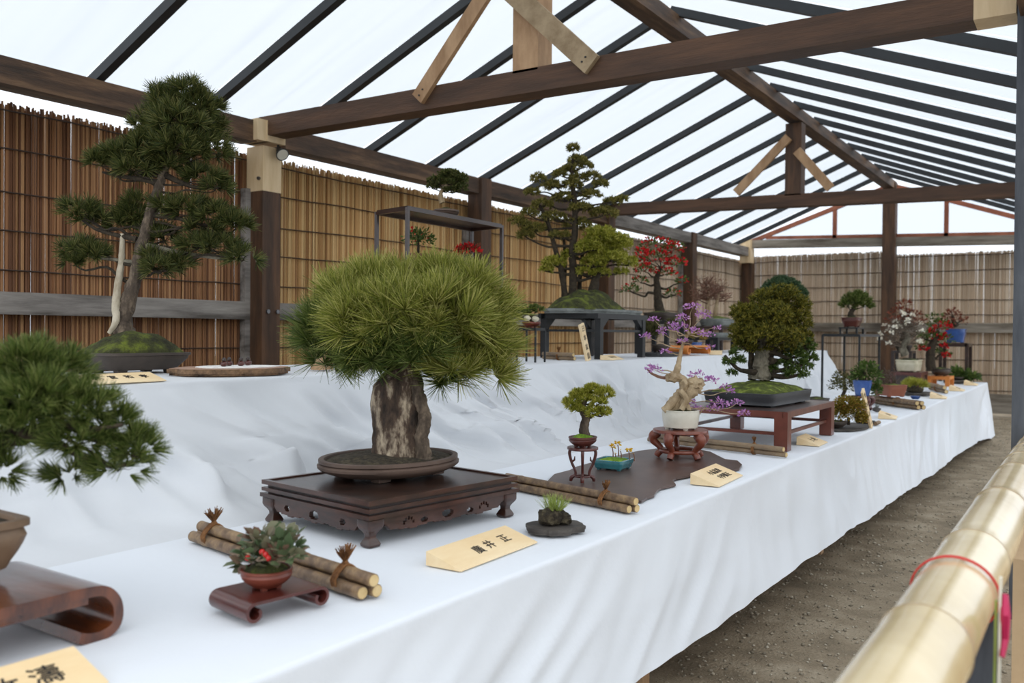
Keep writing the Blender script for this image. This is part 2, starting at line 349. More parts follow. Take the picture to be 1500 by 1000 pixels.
# loose stones on the aisle, too many to count
import bmesh as _bm
def stones(n, x0, x1, y0, y1, rmin, rmax):
    base = np.array([(1, 0, 0), (-1, 0, 0), (0, 1, 0), (0, -1, 0), (0, 0, .6), (0, 0, -.6)], float); fc = np.array([(0, 2, 4), (2, 1, 4), (1, 3, 4), (3, 0, 4), (2, 0, 5), (1, 2, 5), (3, 1, 5), (0, 3, 5)])
    c = np.stack([RNG.uniform(x0, x1, n), y0+(y1-y0)*RNG.random(n)**1.3, np.zeros(n)], 1); r = rmin+(rmax-rmin)*RNG.random(n)**3; a = RNG.random(n)*6.28
    V = base[None]*RNG.uniform(.6, 1.2, (n, 6, 1))*r[:, None, None]; ca, sa = np.cos(a)[:, None], np.sin(a)[:, None]
    X = V[..., 0]*ca - V[..., 1]*sa; Y = V[..., 0]*sa + V[..., 1]*ca; V = np.stack([X, Y, V[..., 2]], -1) + c[:, None]; V[..., 2] += r[:, None]*.25
    return V.reshape(-1, 3), (fc[None]+np.arange(n)[:, None, None]*6).reshape(-1, 3)
V, F_ = stones(26000, -1.15, .75, 1.6, 13.2, .002, .011)
npmesh('gravel', V, F_, 'pebble', fl, 'stuff')

def struct(name): o = empty(name, (0, 0, 0)); o['kind'] = 'structure'; return o
wl = struct('wall_left'); wb = struct('wall_back'); ce = struct('ceiling'); wr = struct('wall_right')
def reeds(name, m, p0, p1, z0, ztop, parent, pitch=.0105, seed=1, gap=None):
    rg = np.random.default_rng(seed); p0 = np.array(p0, float); p1 = np.array(p1, float); L = np.linalg.norm(p1-p0); n = int(L/pitch); d = (p1-p0)/L; nn = np.array([-d[1], d[0]])
    t = (np.arange(n)+rg.uniform(-.22, .22, n))/n; r = rg.uniform(.0050, .0072, n); V = np.zeros((n, 2, 4, 3)); off = rg.uniform(-.006, .006, n); ln = rg.uniform(-.006, .006, n)
    for k in range(4):
        a = PI/2*k + rg.random(n)*1.5; q = p0[None]+d[None]*(t*L)[:, None] + d[None]*(np.cos(a)*r)[:, None] + nn[None]*(np.sin(a)*r+off)[:, None]
        V[:, 0, k, :2] = q; V[:, 1, k, :2] = q + d[None]*ln[:, None]
        V[:, 0, k, 2] = z0
    V[:, 1, :, 2] = (ztop + rg.normal(0, .006, n) - (rg.random(n) < .05)*rg.uniform(.01, .04, n))[:, None]
    if gap is not None:
        pass
    b = np.arange(n)[:, None, None]*8; fc = np.array([(0, 1, 5, 4), (1, 2, 6, 5), (2, 3, 7, 6), (3, 0, 4, 7), (4, 5, 6, 7)])
    return npmesh(name, V.reshape(-1, 3), (fc[None]+b).reshape(-1, 4), m, parent, 'stuff')
_reeds = reeds
def reeds(name, m, p0, p1, z0, ztop, parent, pitch=.0105, seed=1):
    _reeds(name, m, p0, p1, z0, ztop, parent, pitch, seed); dx = -.012 if p0[0] == p1[0] else 0; dy = .012 if p0[1] == p1[1] else 0
    _reeds(name, m, (p0[0]+dx, p0[1]+dy+(.005 if dx else 0)), (p1[0]+dx, p1[1]+dy+(.005 if dx else 0)), z0, ztop-.015, parent, pitch*.6, seed+50)
XW = XL-.10
reeds('reed_screen', 'reed_dark', (XW, .9), (XW, 3.93), .05, 2.235, wl, seed=1)
reeds('reed_screen', 'reed_mid', (XW, 3.95), (XW, 6.3), .05, 2.24, wl, seed=2)
reeds('reed_screen', 'reed_mid', (XW-.005, 6.31), (XW-.005, 8.7), .05, 2.24, wl, seed=3)
reeds('reed_screen', 'reed_pale', (XW, 8.72), (XW, 13.6), .05, 2.23, wl, seed=4)
YW = 13.53+.10
reeds('reed_screen', 'reed_pale', (XW, YW), (-2.55, YW), .3, 2.30, wb, pitch=.0112, seed=5)
reeds('reed_screen', 'reed_pale', (-2.5, YW), (1.2, YW), .3, 2.24, wb, pitch=.0112, seed=6)
for side, (a, b, par) in enumerate((((XW+.011, .9), (XW+.011, 13.6), wl), ((XW, YW-.011), (1.2, YW-.011), wb))):
    for i, z in enumerate(np.arange(.35, 2.2, .205)):
        pts = []; L = math.hypot(b[0]-a[0], b[1]-a[1]); n = int(L/.16)
        for k in range(n+1):
            t = k/n; w = .016*noise.noise(Vector((t*L*.9, z*7, side)))+.006*noise.noise(Vector((t*L*5, z*7, side)))
            pts.append((a[0]+(b[0]-a[0])*t, a[1]+(b[1]-a[1])*t, z+w))
        MB().tube(pts, .0042 if side == 0 else .005, 4).build('binding_wire', 'wire', par)
# posts, rails and plates of the left wall
for i, y in enumerate(PY[1:-1]):
    z1 = 1.98 if i == 0 else 2.425
    o = MB().box((XL+.005+.018*(i > 0), y, z1/2), (.15, .15, z1)).build('post', 'post', wl)
    MB().box((XL-.06, y-.085, 1.0), (.05, .06, 2.0)).build('backing_post', 'grey_wood', wl)
    if i == 0:
        u = MB().box((XL+.005, y, 2.125), (.155, .155, .29)).box((XL+.02, y, 2.36), (.20, .155, .135)).box((XL+.02, y-.10, 2.36), (.19, .1, .135)).build('post_splice', 'new_wood', wl)
        u['label'] = 'fresh pale timber splice'
        for yy, zz in ((y-.078, 2.06), (y-.16, 2.36)):
            MB().tube([(XL+.05, yy, zz), (XL+.05, yy-.012, zz)], .012, 8).build('bolt', 'bolt', wl)
        MB().tube([(XL+.115, y, 2.36), (XL+.13, y, 2.36)], .012, 8).build('bolt', 'bolt', wl)
    for dz in (0, ):
        MB().tube([(XL+.08, y+.05, 1.2), (XL+.092, y+.05, 1.2)], .014, 8).tube([(XL+.08, y-.03, 1.2), (XL+.092, y-.03, 1.2)], .014, 8).build('bolt', 'bolt', wl)
MB().box((XL+.02, 13.50, 1.2), (.15, .15, 2.4)).build('post', 'post', wl)
MB().box((XL+.02, 13.44, 2.36), (.17, .17, .36)).build('post_splice', 'new_wood', wl)
for a, b in ((.9, 3.826), (3.90, 6.226), (6.30, 8.626), (8.70, 13.42)):
    MB().box((XL-.055, (a+b)/2, 1.205), (.04, b-a, .115)).build('rail', 'grey_wood', wl)
for a, b in ((.2, 3.82), (4.06, 6.3), (6.38, 8.7), (8.78, 13.4)):
    MB().beam((XL, a, (ZPB+ZPT)/2), (XL, b, (ZPB+ZPT)/2), .15, ZPT-ZPB).build('wall_plate', 'beam_y' if b < 9 else 'grey_wood', wl)
# back wall
MB().beam((XL+.1, 13.5, 2.475), (.9, 13.5, 2.31), .14, .12).build('wall_plate', 'grey_wood_x', wb)
MB().box((-2.50, 13.44, 1.62), (.17, .17, 3.24)).build('post', 'post', wb)
for a, b in ((XL+.1, -2.6), (-2.4, 1.1)):
    MB().box(((a+b)/2, 13.56, 1.195), (b-a, .05, .13)).build('rail', 'grey_wood_x', wb)
MB().box((-1.7, 13.58, .17), (5.9, .05, .26)).build('kick_board', 'grey_wood_x', wb)
MB().box((-1.05, 13.47, 1.3), (.10, .1, 2.4)).build('post', 'post_dark', wb) if False else None
# gable above the back wall
SL = (3.255-2.44)/(XLc-XL)
def roofz(x): return 2.44 + (x-XL)*SL if x < XLc else 3.255 - (x-XLc)*(3.255-2.40)/(XR-XLc)
MB().add([(XL+.05, 13.56, 2.5), (1.0, 13.56, 2.33), (.4, 13.56, 2.33), (XLc, 13.56, 3.25)], [(0, 1, 2, 3)]).build('gable_sheet', 'gable_sheet', wb, fix=False)
MB().beam((XL+.02, 13.5, 2.50), (XLc, 13.5, 3.22), .06, .06).build('gable_rake', 'redwood', wb)
MB().beam((XLc, 13.5, 3.22), (.5, 13.5, 2.15), .06, .06).build('gable_rake', 'redwood', wb)
MB().beam((XL+.3, 13.5, 2.565), (.4, 13.5, 2.405), .05, .045).build('gable_sill', 'redwood', wb)
for x, zt in ((-3.27, 2.94), (-1.78, 2.94)): MB().box((x, 13.5, (2.45+zt)/2), (.055, .05, zt-2.45)).build('gable_mullion', 'redwood', wb)
# open side: posts and plate
for y in PY[1:4]:
    MB().box((XR, y, 1.2), (.15, .15, 2.4)).build('post', 'post_dark', wr)
MB().beam((XR, .2, 2.36), (XR, 13.5, 2.36), .13, .13).build('wall_plate', 'beam_y', wr)
# roof
RY = [2.78+.733*k for k in range(-3, 15)]
for y in RY:
    for s, (a, b) in enumerate((((-4.80, 2.365), (XLc-.005, 3.312)), ((XR+.35, 2.29), (XLc+.005, 3.312)))):
        MB().beam((a[0], y, a[1]), (b[0], y, b[1]), .050, .055).build('rafter', 'metal', ce)
for i in range(len(RY)-1):
    for s, (a, b) in enumerate((((-4.95, 2.36), (XLc, 3.345)), ((XR+.5, 2.29), (XLc, 3.345)))):
        MB().add([(a[0], RY[i]+.01, a[1]), (a[0], RY[i+1]-.01, a[1]), (b[0], RY[i+1]-.01, b[1]), (b[0], RY[i]+.01, b[1])], [(0, 1, 2, 3)]).build('roof_panel', 'sheet', ce, fix=False)
MB().box((XLc, 6.9, 3.21), (.14, 13.3, .11)).build('ridge_beam', 'beam_y', ce)
# trusses
def truss(y, zl, zr, h, xr, near):
    t = .14
    MB().beam((XL+.03, y, zl), (xr, y, zr), t, h).build('tie_beam', 'beam_x', ce)
    MB().box((-2.505 if near else -2.50, y, (zl+zr)/2+.40), (.155, .14, .70)).build('king_post', 'brace_wood' if near else 'post', ce)
    if near:
        f = y-.085
        MB().beam((-3.21, f, 2.385), (-2.56, f, 3.09), .085, .03, (0, 1, 0)).build('brace', 'brace_wood', ce)
        MB().beam((-2.10, f, 2.40), (-2.66, f, 2.93), .105, .03, (0, 1, 0)).build('brace', 'brace_grey', ce)
        for p in ((-3.19, 2.40), (-3.165, 2.43), (-2.13, 2.44), (-2.15, 2.42)): MB().box((p[0], f-.018, p[1]), (.008, .006, .008)).build('nail', 'metal', ce)
    else:
        f = y-.085
        MB().beam((-3.06, f, 2.50), (-2.54, f, 3.0), .085, .03, (0, 1, 0)).build('brace', 'brace_wood', ce)
        MB().beam((-2.14, f, 2.47), (-2.46, f, 2.86), .085, .03, (0, 1, 0)).build('brace', 'brace_wood', ce)
truss(3.94, 2.395, 2.375, .125, -.426, True)
MB().box((-.352, 3.94, 2.377), (.146, .145, .13)).build('post_splice', 'new_wood', wr)
truss(8.74, 2.44, 2.33, .12, XR, False)

# ================================================================== TABLES AND CLOTHS
def plank_table(x0, x1, y0, y1, z, label):
    r = thing('display_table', ((x0+x1)/2, (y0+y1)/2, 0), label, 'table')
    MB().box(((x0+x1)/2, (y0+y1)/2, z-.035), (x1-x0-.04, y1-y0-.04, .03)).build('tabletop', 'brace_wood', r)
    for y in np.linspace(y0+.2, y1-.2, 6):
        for x in (x0+.1, x1-.1): MB().box((x, y, (z-.05)/2), (.05, .05, z-.05)).build('leg', 'brace_wood', r)
def nz(*a): return noise.noise(Vector(a))
def edgeX(y): return -1.005 - .02*nz(y*.7, 3, 1)
def cloth_front():
    ys = np.arange(.1, 10.86, .018); V = []; ns = 0
    for y in ys:
        e = edgeX(y); row = []
        hem = .27 - .018*y + (-.10*max(0, (y-9.2)/1.6)**1.5 if y > 9.2 else 0) + .012*nz(y*3, 1, 0); hem = max(hem, .012)
        for x in np.linspace(-1.83, e+.02-.03, 16)[:-1]:
            w = .0016*nz(x*9, y*4, 2)+.0010*nz(x*3+y*6, y*2-x*14, 5)
            t = (x+1.8)/.8; row.append((x, y, TZ -.0030 + w*(.3+.7*t)))
        for k in range(5): a = PI/2*k/4; row.append((e-.012+.012*math.sin(a)-0, y, TZ-.015+.012*math.cos(a)))
        n = 34
        for k in range(1, n+1):
            s = k/n; dz = (TZ-.015-hem)*s; z = TZ-.015-dz
            # folds hang from pinch points on the edge and lean with the drop
            u = y + .55*s*(.5+.5*math.sin(y*1.1)) + .12*nz(y*1.2, s, 7)
            f1 = nz(u*1.5, s*.6, 3); f2 = nz(u*4.2, s*.8, 9); f3 = nz(u*10, s*1.2, 14)
            amp = s**.75*(1-.75*max(0,(s-.5)/.5))
            sw = .0
            if y > 8.2: t = (y-8.2)/2.6; q = (10.9-y)/2.6; a = math.atan2(dz, max(.02, (10.86-y))); sw = .045*math.sin(a*17)*min(1, (10.86-y)/.5)*t
            x = e + .055*s*s + amp*(.055*f1+.040*(1-2.2*abs(f2))*.8*(.6+.4*s)+.016*f3) + sw*amp + .02*s
            row.append((x, y, z))
        V.append(row)
    nr = len(V[0]); A = np.array(V).reshape(-1, 3); N = len(ys); i = np.arange(N-1)[:, None]*nr; j = np.arange(nr-1)[None]
    F = np.stack([i+j, i+j+1, i+j+nr+1, i+j+nr], -1).reshape(-1, 4)
    # far end drop
    o = npmesh('tablecloth', A, F, 'cloth', None, None, True, base=(-1.4, 5.4, .25))
    ecol = A.reshape(N, nr, 3)[-1]
    E0 = []; 
    for s in np.linspace(0, 1, 12):
        E0.append([(p[0]-.0, 10.87+.03*s+.02*nz(p[0]*8, s, 4)*s, (p[2] if kk > 20 else TZ) if s == 0 else (TZ-.01)*(1-s)+.02 if kk <= 20 else min(p[2], (TZ-.01)*(1-s)+.02)) for kk, p in enumerate(ecol)])
    B_ = np.array(E0).reshape(-1, 3); i = np.arange(11)[:, None]*nr; j = np.arange(19)[None]
    F2 = np.stack([i+j, i+j+1, i+j+nr+1, i+j+nr], -1).reshape(-1, 4)
    npmesh('end_drop', B_, F2, 'cloth', o, None, True)
    return tag(o, 'white cloth over the front display table, folds hanging to the gravel aisle', 'tablecloth')
def cloth_back():
    ys = np.arange(-.2, 8.98, .02); V = []
    for y in ys:
        e = -2.235 + .015*nz(y*.8, 8, 1); row = []
        for x in np.linspace(-2.95, e-.02, 12): row.append((x, y, BZ-.002+.0012*nz(x*6, y*4, 3)))
        for k in range(1, 4): a = PI/2*k/3; row.append((e-.014+.014*math.sin(a), y, BZ-.016+.014*math.cos(a)))
        n = 40
        for k in range(1, n+1):
            s = k/n
            # drops, then spreads forward and runs under the front cloth
            if s < .72: q = s/.72; x = e + .20*q**1.6; z = BZ-.016 - (BZ-.016-.60)*q**.92
            else: q = (s-.72)/.28; x = e+.20 + (.30)*q; z = .60 - .048*q**.5
            lean = .9*math.sin(y*.8-.6) - .1
            u = y - lean*s*.75 + .1*nz(y, s*2, 4)
            am = (min(1, s/.3)**.8)*(1 if s < .72 else max(0, 1-(s-.72)/.2)**1.2)
            f = .07*nz(u*1.9, s*.7, 21)+.085*(1-2.6*abs(nz(u*3.4, s*.9, 25)))+.036*(1-2*abs(nz(u*8, s*1.2, 28)))+.012*nz(u*20, s*2, 31)-.03
            cr = (.050*(1-3.2*abs(nz(u*5.2+s, s*.8, 40)))+.030*(1-3*abs(nz(u*11, s*1.1, 44))))*math.exp(-((s-.56)/.2)**2)
            row.append((x + am*f + .7*cr, y, z + (.35*am*f if s > .5 else .1*am*f) + (.45*cr if s > .35 else 0)))
        V.append(row)
    nr = len(V[0]); A = np.array(V); N = len(ys)
    A = A.reshape(-1, 3); i = np.arange(N-1)[:, None]*nr; j = np.arange(nr-1)[None]
    F = np.stack([i+j, i+j+1, i+j+nr+1, i+j+nr], -1).reshape(-1, 4)
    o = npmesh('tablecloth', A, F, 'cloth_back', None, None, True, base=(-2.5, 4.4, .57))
    X = np.linspace(-2.95, -2.23, 60); R_ = []
    for s in np.linspace(0, 1, 20):
        for x in X: R_.append((x + .1*s*((x+2.95)/.7)**2, 8.98 + .10*s + .035*s*nz(x*16-s*3, s, 6), BZ-.002-(BZ-.05)*s))
    i = np.arange(19)[:, None]*60; j = np.arange(59)[None]; F2 = np.stack([i+j, i+j+1, i+j+61, i+j+60], -1).reshape(-1, 4)
    npmesh('end_drop', np.array(R_), F2, 'cloth_back', o, None, True)
    return tag(o, 'white cloth over the raised back table, hanging in slanting folds behind the front row', 'tablecloth')
plank_table(-1.79, -1.05, .2, 10.80, TZ-.045, 'low front display table under its white cloth')
plank_table(-2.94, -2.28, -.1, 8.92, BZ-.014, 'raised back display table under its white cloth')
cloth_front(); cloth_back()
# ================================================================== BAMBOO RAIL
RX, RZ, RR = -.173, .70, .055
def rail():
    r = thing('bamboo_rail', (RX, 2.0, RZ), 'thick glossy bamboo rail along the open side, beside the gravel aisle', 'rail')
    y0, y1 = .25, 5.4; nodes = []
    for px, py in ((1290, 883), (1378, 767), (1427, 699), (1457, 657)):
        nodes.append(float(XP(px, py, RX-RR*.9)[1]))
    nodes = sorted([n for n in nodes]); st = np.diff(nodes).mean(); 
    while nodes[0]-st > y0: nodes.insert(0, nodes[0]-st)
    while nodes[-1]+.27 < y1: nodes.append(nodes[-1]+.27)
    ysl = [y0]+nodes+[y1]; pts = []; rad = []
    for i in range(len(ysl)-1):
        a, b = ysl[i], ysl[i+1]
        for t in (.0, .04, .12, .5, .88, .96): yy = a+(b-a)*t; pts.append((RX-.0+.006*nz(yy*.8, 1, 1), yy, RZ+.006*nz(yy*.6, 5, 1))); rad.append(RR*(1.015 if t == 0 else .985 if t in (.04,) else .975+.01*t)*(1-.006*yy))
    MB().tube(pts, rad, 36).build('culm', 'bamboo', r, True)
    for n in nodes:
        ring = [(RX+.006*nz(n*.8, 1, 1)+(RR*1.0*(1-.006*n))*math.cos(t), n+.002*math.sin(3*t), RZ+.006*nz(n*.6, 5, 1)+(RR*1.0*(1-.006*n))*math.sin(t)) for t in np.linspace(0, 2*PI, 37)[:-1]]
        MB().tube(ring, .0015, 6, closed=True).build('node_ring', 'bamboo_ring', r, True)
    return nodes
RN = rail()
yc = float(XP(1345, 812, RX-RR*.9)[1])
ring = lambda dy, q: [(RX+(RR+.003)*math.cos(t), yc+dy+.018*math.sin(t+2.6)+q*t, RZ+(RR+.003)*math.sin(t)) for t in np.linspace(0, 2*PI, 40)[:-1]]
o = MB().tube(ring(0, 0), .0016, 6, closed=True).tube(ring(.006, 0), .0016, 6, closed=True).tube([(RX+RR+.003, yc-.01, RZ), (RX+RR+.006, yc, RZ-.03), (RX+RR+.004, yc+.01, RZ-.10)], .0016, 6).build('cord', 'red_cord', None, True)
tag(o, 'thin red cord tied around the bamboo rail', 'cord')
# support post, tag and box behind the rail
a = P(1440, 960, 1.02)
cpo = P(1440, 930, 1.34); zpo = float(P(1440, 880, 1.34)[2]); o = MB().box((float(cpo[0]), float(cpo[1]), zpo/2), (.045, .06, zpo)).build('rail_post', 'post_dark'); tag(o, 'dark square stake under the bamboo rail', 'post')
g = P(1466, 905, 1.18); r = thing('hanging_tag', g, 'narrow white tag with green edge hanging beside the red cord', 'tag')
t1 = P(1466, 845, 1.15); t2 = P(1463, 1010, 1.15)
MB().beam(t1, t2, .010, .003, (1, 0, 0)).build('strip', 'paper', r); 
d = P(1458, 900, 1.149)-P(1466, 900, 1.149)
MB().beam(t1+d*.8+np.array([0, 0, -.03]), t2+d*.8, .004, .003, (1, 0, 0)).build('green_edge', 'tag_green', r)
MB().tube([P(1472, 870, 1.15), P(1473, 900, 1.14), P(1472, 935, 1.15), P(1468, 962, 1.14)], [.004, .006, .005, .003], 6).build('ribbon', 'magenta', r, True)
g = TP(1530, 980, 0); r = thing('cardboard_box', (.2, 2.35, 0), 'plain tan cardboard box with an open flap on the ground past the rail', 'box')
b0 = P(1484, 818, 2.0); bx = MB(); 
MB().box((float(b0[0])+.25, float(b0[1])+.25, float(b0[2])/2), (.5, .5, float(b0[2]))).build('carton', 'card', r)
MB().box((float(b0[0])+.25, float(b0[1])-.06, float(b0[2])*.42), (.5, .12, .008), Matrix.Rotation(.35, 3, 'X')).build('flap', 'card_light', r)
MB().box((float(b0[0])+.25, float(b0[1])-.20, float(b0[2])*.17), (.5, .2, float(b0[2])*.34)).build('paper_stack', 'paper', r)
g = XP(1490, 622, -.3); o = MB().blob((-.42, 8.2, .03), (.10, .5, .05), 3, .5, 3, 4).build('green_net', 'net'); tag(o, 'green netting lying crumpled on the ground past the rail end', 'netting')
# ================================================================== PLANTS: shared builders
def unit(n, rg=RNG): v = rg.normal(size=(n, 3)); return v/np.linalg.norm(v, axis=1, keepdims=True)
def norm(v): return v/np.maximum(np.linalg.norm(v, axis=-1, keepdims=True), 1e-9)
def tuft_points(C, R, n, lo=.45, down=.45):
    d = unit(n*3); d = d[d[:, 2] > -down][:n]
    s = lo+(1-lo)*RNG.random(len(d))**.6
    return np.asarray(C)[None] + d*s[:, None]*np.asarray(R)[None], d
def needles(name, m, parent, C, R, n, per, L, w, spread=.5, up=.5, lo=.45, down=.45):
    p, d = tuft_points(C, R, n, lo, down); td = norm(d*.8 + np.array([0, 0, up]) + unit(len(d))*.25)
    N = len(p); dn = norm(np.repeat(td, per, 0) + unit(N*per)*spread); b = np.repeat(p, per, 0)
    ln = L*RNG.uniform(.65, 1.1, N*per)[:, None]; tip = b + dn*ln; b = b + dn*ln*.05
    s = norm(np.cross(dn, unit(N*per)))*w/2
    V = np.stack([b-s, b+s, tip+s*.35, tip-s*.35], 1).reshape(-1, 3); F = np.arange(N*per*4).reshape(-1, 4)
    return npmesh(name, V, F, m, parent)
def leaves(name, m, parent, C, R, n, L, ratio=.5, up=.6, lo=.3, down=.6, flat=.5):
    p, d = tuft_points(C, R, n, lo, down); N = len(p)
    a = norm(d + unit(N)*flat + np.array([0, 0, .15])); nn = norm(np.array([0, 0, up]) + unit(N)*.6); s = norm(np.cross(a, nn)); l = L*RNG.uniform(.6, 1.15, N)[:, None]
    fold = norm(np.cross(s, a))*l*.12
    w = s*l*ratio/2
    V = np.stack([p, p+a*l*.28+w*.85+fold*.8, p+a*l*.66+w*.8+fold, p+a*l, p+a*l*.66-w*.8+fold, p+a*l*.28-w*.85+fold*.8], 1).reshape(-1, 3)
    b = np.arange(N)[:, None]*6; F = np.concatenate([b+np.array([[0, 1, 2, 3]]), b+np.array([[0, 3, 4, 5]])], 1).reshape(-1, 4)
    return npmesh(name, V, F, m, parent)
def twigs(name, m, parent, base, tips, w, wig=.1, parts=3):
    mb = MB()
    for b, t in zip(base, tips):
        b = np.array(b); t = np.array(t); pts = [b+(t-b)*k/parts + (RNG.normal(size=3)*np.linalg.norm(t-b)*wig if 0 < k < parts else 0) for k in range(parts+1)]
        mb.tube(pts, [w*(1-.75*k/parts) for k in range(parts+1)], 3, cap=False)
    return mb.build(name, m, parent, fix=False)
def trunkof(root, D, pts, rad, m, name='trunk', jit=.12, n=14, k=6):
    """pts (x, y, depth offset) and radii in pixels of the photograph at depth D"""
    W_ = [P(x, y, D+dd) for x, y, dd in pts]; W2 = smoothpath(W_, k); r = np.interp(np.linspace(0, len(pts)-1, len(W2)), range(len(pts)), rad)*D/FPX
    MB().tube(W2, r, n, jit=jit).build(name, m, root, True); return W2, r
def branch(root, a, ra, b, m, sag=.12, r1=None, name='branch'):
    a = np.array(a); b = np.array(b); L = np.linalg.norm(b-a); pts = [a]
    for t in (.25, .5, .75): pts.append(a+(b-a)*t + np.array([0, 0, -sag*L*math.sin(PI*t)*(1.2-t)]) + RNG.normal(size=3)*L*.05)
    pts.append(b); W2 = smoothpath(pts, 3); r = np.linspace(ra, r1 or ra*.35, len(W2)); MB().tube(W2, r, 7, jit=.1).build(name, m, root, True)
def tree(root, D, trunk, pads, kind, bm, fm, tm=True, bscale=.42, sag=.12, low=0, ppm=None, mats=None, dens=1, nl=None, nw=None, maxb=99, per=None, lo=.4, spread=None, up=None, down=.45):
    """trunk = (W2, r) from trunkof; pads (x, y, rx, ry, depth offset[, material])"""
    W2, r = trunk; A = np.array(W2); s = D/FPX
    for q, pd in enumerate(pads):
        x, y, rx, ry, dd = pd[:5]; fmq = pd[5] if len(pd) > 5 else fm
        C = P(x, y, D+dd); R = (rx*s*.95, rx*s*.95, ry*s)
        if q < maxb:
            tgt = C - np.array([0, 0, R[2]*.35]); cost = np.linalg.norm(A-tgt, axis=1) + 1.2*np.maximum(0, A[:, 2]-tgt[2]+.1*R[2]); cost[:int(len(A)*low)] = 9e9; i = int(np.argmin(cost))
            branch(root, A[i], max(r[i]*bscale, .0012), tgt, bm, sag)
            n = 5; tips = C + unit(n)*np.array(R)*.6; twigs('twig', bm, root, [tgt]*n, tips, max(r[i]*bscale*.3, .0008), .12)
        if kind == 'pine': needles('foliage', fmq, root, C, R, int(rx*ry*.05*dens)+4, per or 34, (nl or 14)*s, (nw or .9)*s, spread or .55, up or .6, lo, down)
        elif kind == 'spruce': needles('foliage', fmq, root, C, R, int(rx*ry*.22*dens)+6, per or 12, (nl or 5)*s, (nw or 1.3)*s, spread or 1.1, up or .3, lo, down)
        elif kind == 'leaf': leaves('foliage', fmq, root, C, R, int(rx*ry*.8*dens)+5, (nl or 5)*s, .55, lo=lo, down=down)
def mound(root, T, a, b, z0, h, m, name='moss', seed=1, e=2.5, n=34, fr=14, amp=.25):
    V = []; F = []; rings = 9
    for i in range(rings+1):
        t = i/rings
        for k in range(n):
            an = 2*PI*k/n; g = (abs(math.cos(an))**e + abs(math.sin(an))**e)**(-1/e); x = a*t*g*math.cos(an); y = b*t*g*math.sin(an)
            z = z0 + h*(1-t**2.2)*(1+amp*nz(x*fr, y*fr, seed)) + (h*amp*.5*nz(x*fr*2, y*fr*2, seed+5) if t < .95 else 0); V.append((x, y, z if t < .99 else z0-.002))
    for i in range(rings):
        for k in range(n): F.append((i*n+k, i*n+(k+1) % n, (i+1)*n+(k+1) % n, (i+1)*n+k))
    F.append(tuple(range(n))[::-1]) if False else None
    return MB(T).add(V, F).build(name, m, root, True, fix=False)
def pot(root, T, a, b, h, m, e=2, foot=.72, rim=.012, lip=.006, belly=0, soil='moss', sh=.02, n=44, feet=True, fh=.006, band=None, seed=1):
    w = rim
    prof = [(a*foot, b*foot, fh), (a*(foot+.02), b*(foot+.02), fh+.001)]
    for t in (.2, .4, .6, .8):
        q = foot + (1-foot)*t + belly*math.sin(PI*t); prof.append((a*q, b*q, fh+(h-fh-lip*1.6)*t))
    ai, bi = a-lip, b-lip
    prof += [(ai, bi, h-lip*1.7), (a, b, h-lip*1.4), (a, b, h-.001), (a-.001, b-.001, h), (a-w, b-w, h), (a-w-.001, b-w-.001, h-.002), (a-w-.002, b-w-.002, h-.008)]
    MB(T).loft(prof, e=e, n=n).build('pot_body', m, root, True)
    if band: MB(T).loft([(ai*.99+.002, bi*.99+.002, h*.62), (ai+.0025, bi+.0025, h*.66), (ai+.0025, bi+.0025, h*.70), (ai*.99, bi*.99, h*.74)], e=e, n=n).build('pot_band', band, root, True)
    if feet:
        for i in (-1, 1):
            for j in (-1, 1):
                q = .62 if e > 3 else .45
                MB(T).box((a*foot*q*i*1.25 if e > 3 else a*foot*q*i*1.3, b*foot*q*j*1.25 if e > 3 else b*foot*q*j*1.3, (fh+.002)/2), (a*.22, b*.22, fh+.002), taper=.85).build('pot_foot', m, root)
    if soil: mound(root, T, a-w-.001, b-w-.001, h-.006, sh, soil, 'moss' if 'moss' in soil else 'soil', seed, e=max(2, min(e, 8)))
def lettering(root, T, s, size, x, y, z, m='ink', rot=0, align='CENTER'):
    c = bpy.data.curves.new('lettering', 'FONT'); c.body = s; c.size = size; c.align_x = align; c.align_y = 'CENTER'; c.extrude = .0003; c.space_line = .9; c.offset = size*.002
    tmp = bpy.data.objects.new('lettering_curve', c); me = bpy.data.meshes.new_from_object(tmp); bpy.data.objects.remove(tmp)
    me.materials.clear(); me.materials.append(M[m]); o = bpy.data.objects.new('lettering', me); COL.objects.link(o); o.parent = root
    o.matrix_basis = Matrix.Translation(-Vector(wloc(root))) @ T @ Matrix.Translation((x, y, z)) @ Matrix.Rotation(rot, 4, 'Z'); return o
def wedge_sign(p, ang, L, d, h, label, chars, size, xs=None, m='ink', group=None):
    """p = front right bottom corner; chars [(text, x from the right end)]"""
    T = frame(p, ang); r = thing('name_sign', p, label, 'sign', group)
    lip = .0025
    MB(T).prism([(0, 0), (d, 0), (d, h), (0, lip)], -L, 0, 'x').build('board', 'sign', r) if False else MB(T).add([(-L, 0, 0), (0, 0, 0), (0, d, 0), (-L, d, 0), (-L, 0, lip), (0, 0, lip), (0, d, h), (-L, d, h)], [(0, 3, 2, 1), (4, 5, 6, 7), (0, 1, 5, 4), (1, 2, 6, 5), (2, 3, 7, 6), (3, 0, 4, 7)]).build('board', 'sign', r)
    sl = math.atan2(h-lip, d); TT = T @ Matrix.Translation((0, 0, lip)) @ Matrix.Rotation(sl, 4, 'X')
    for c, x, y in chars: lettering(r, TT, c, size, x, y, .0008, m)
    return r
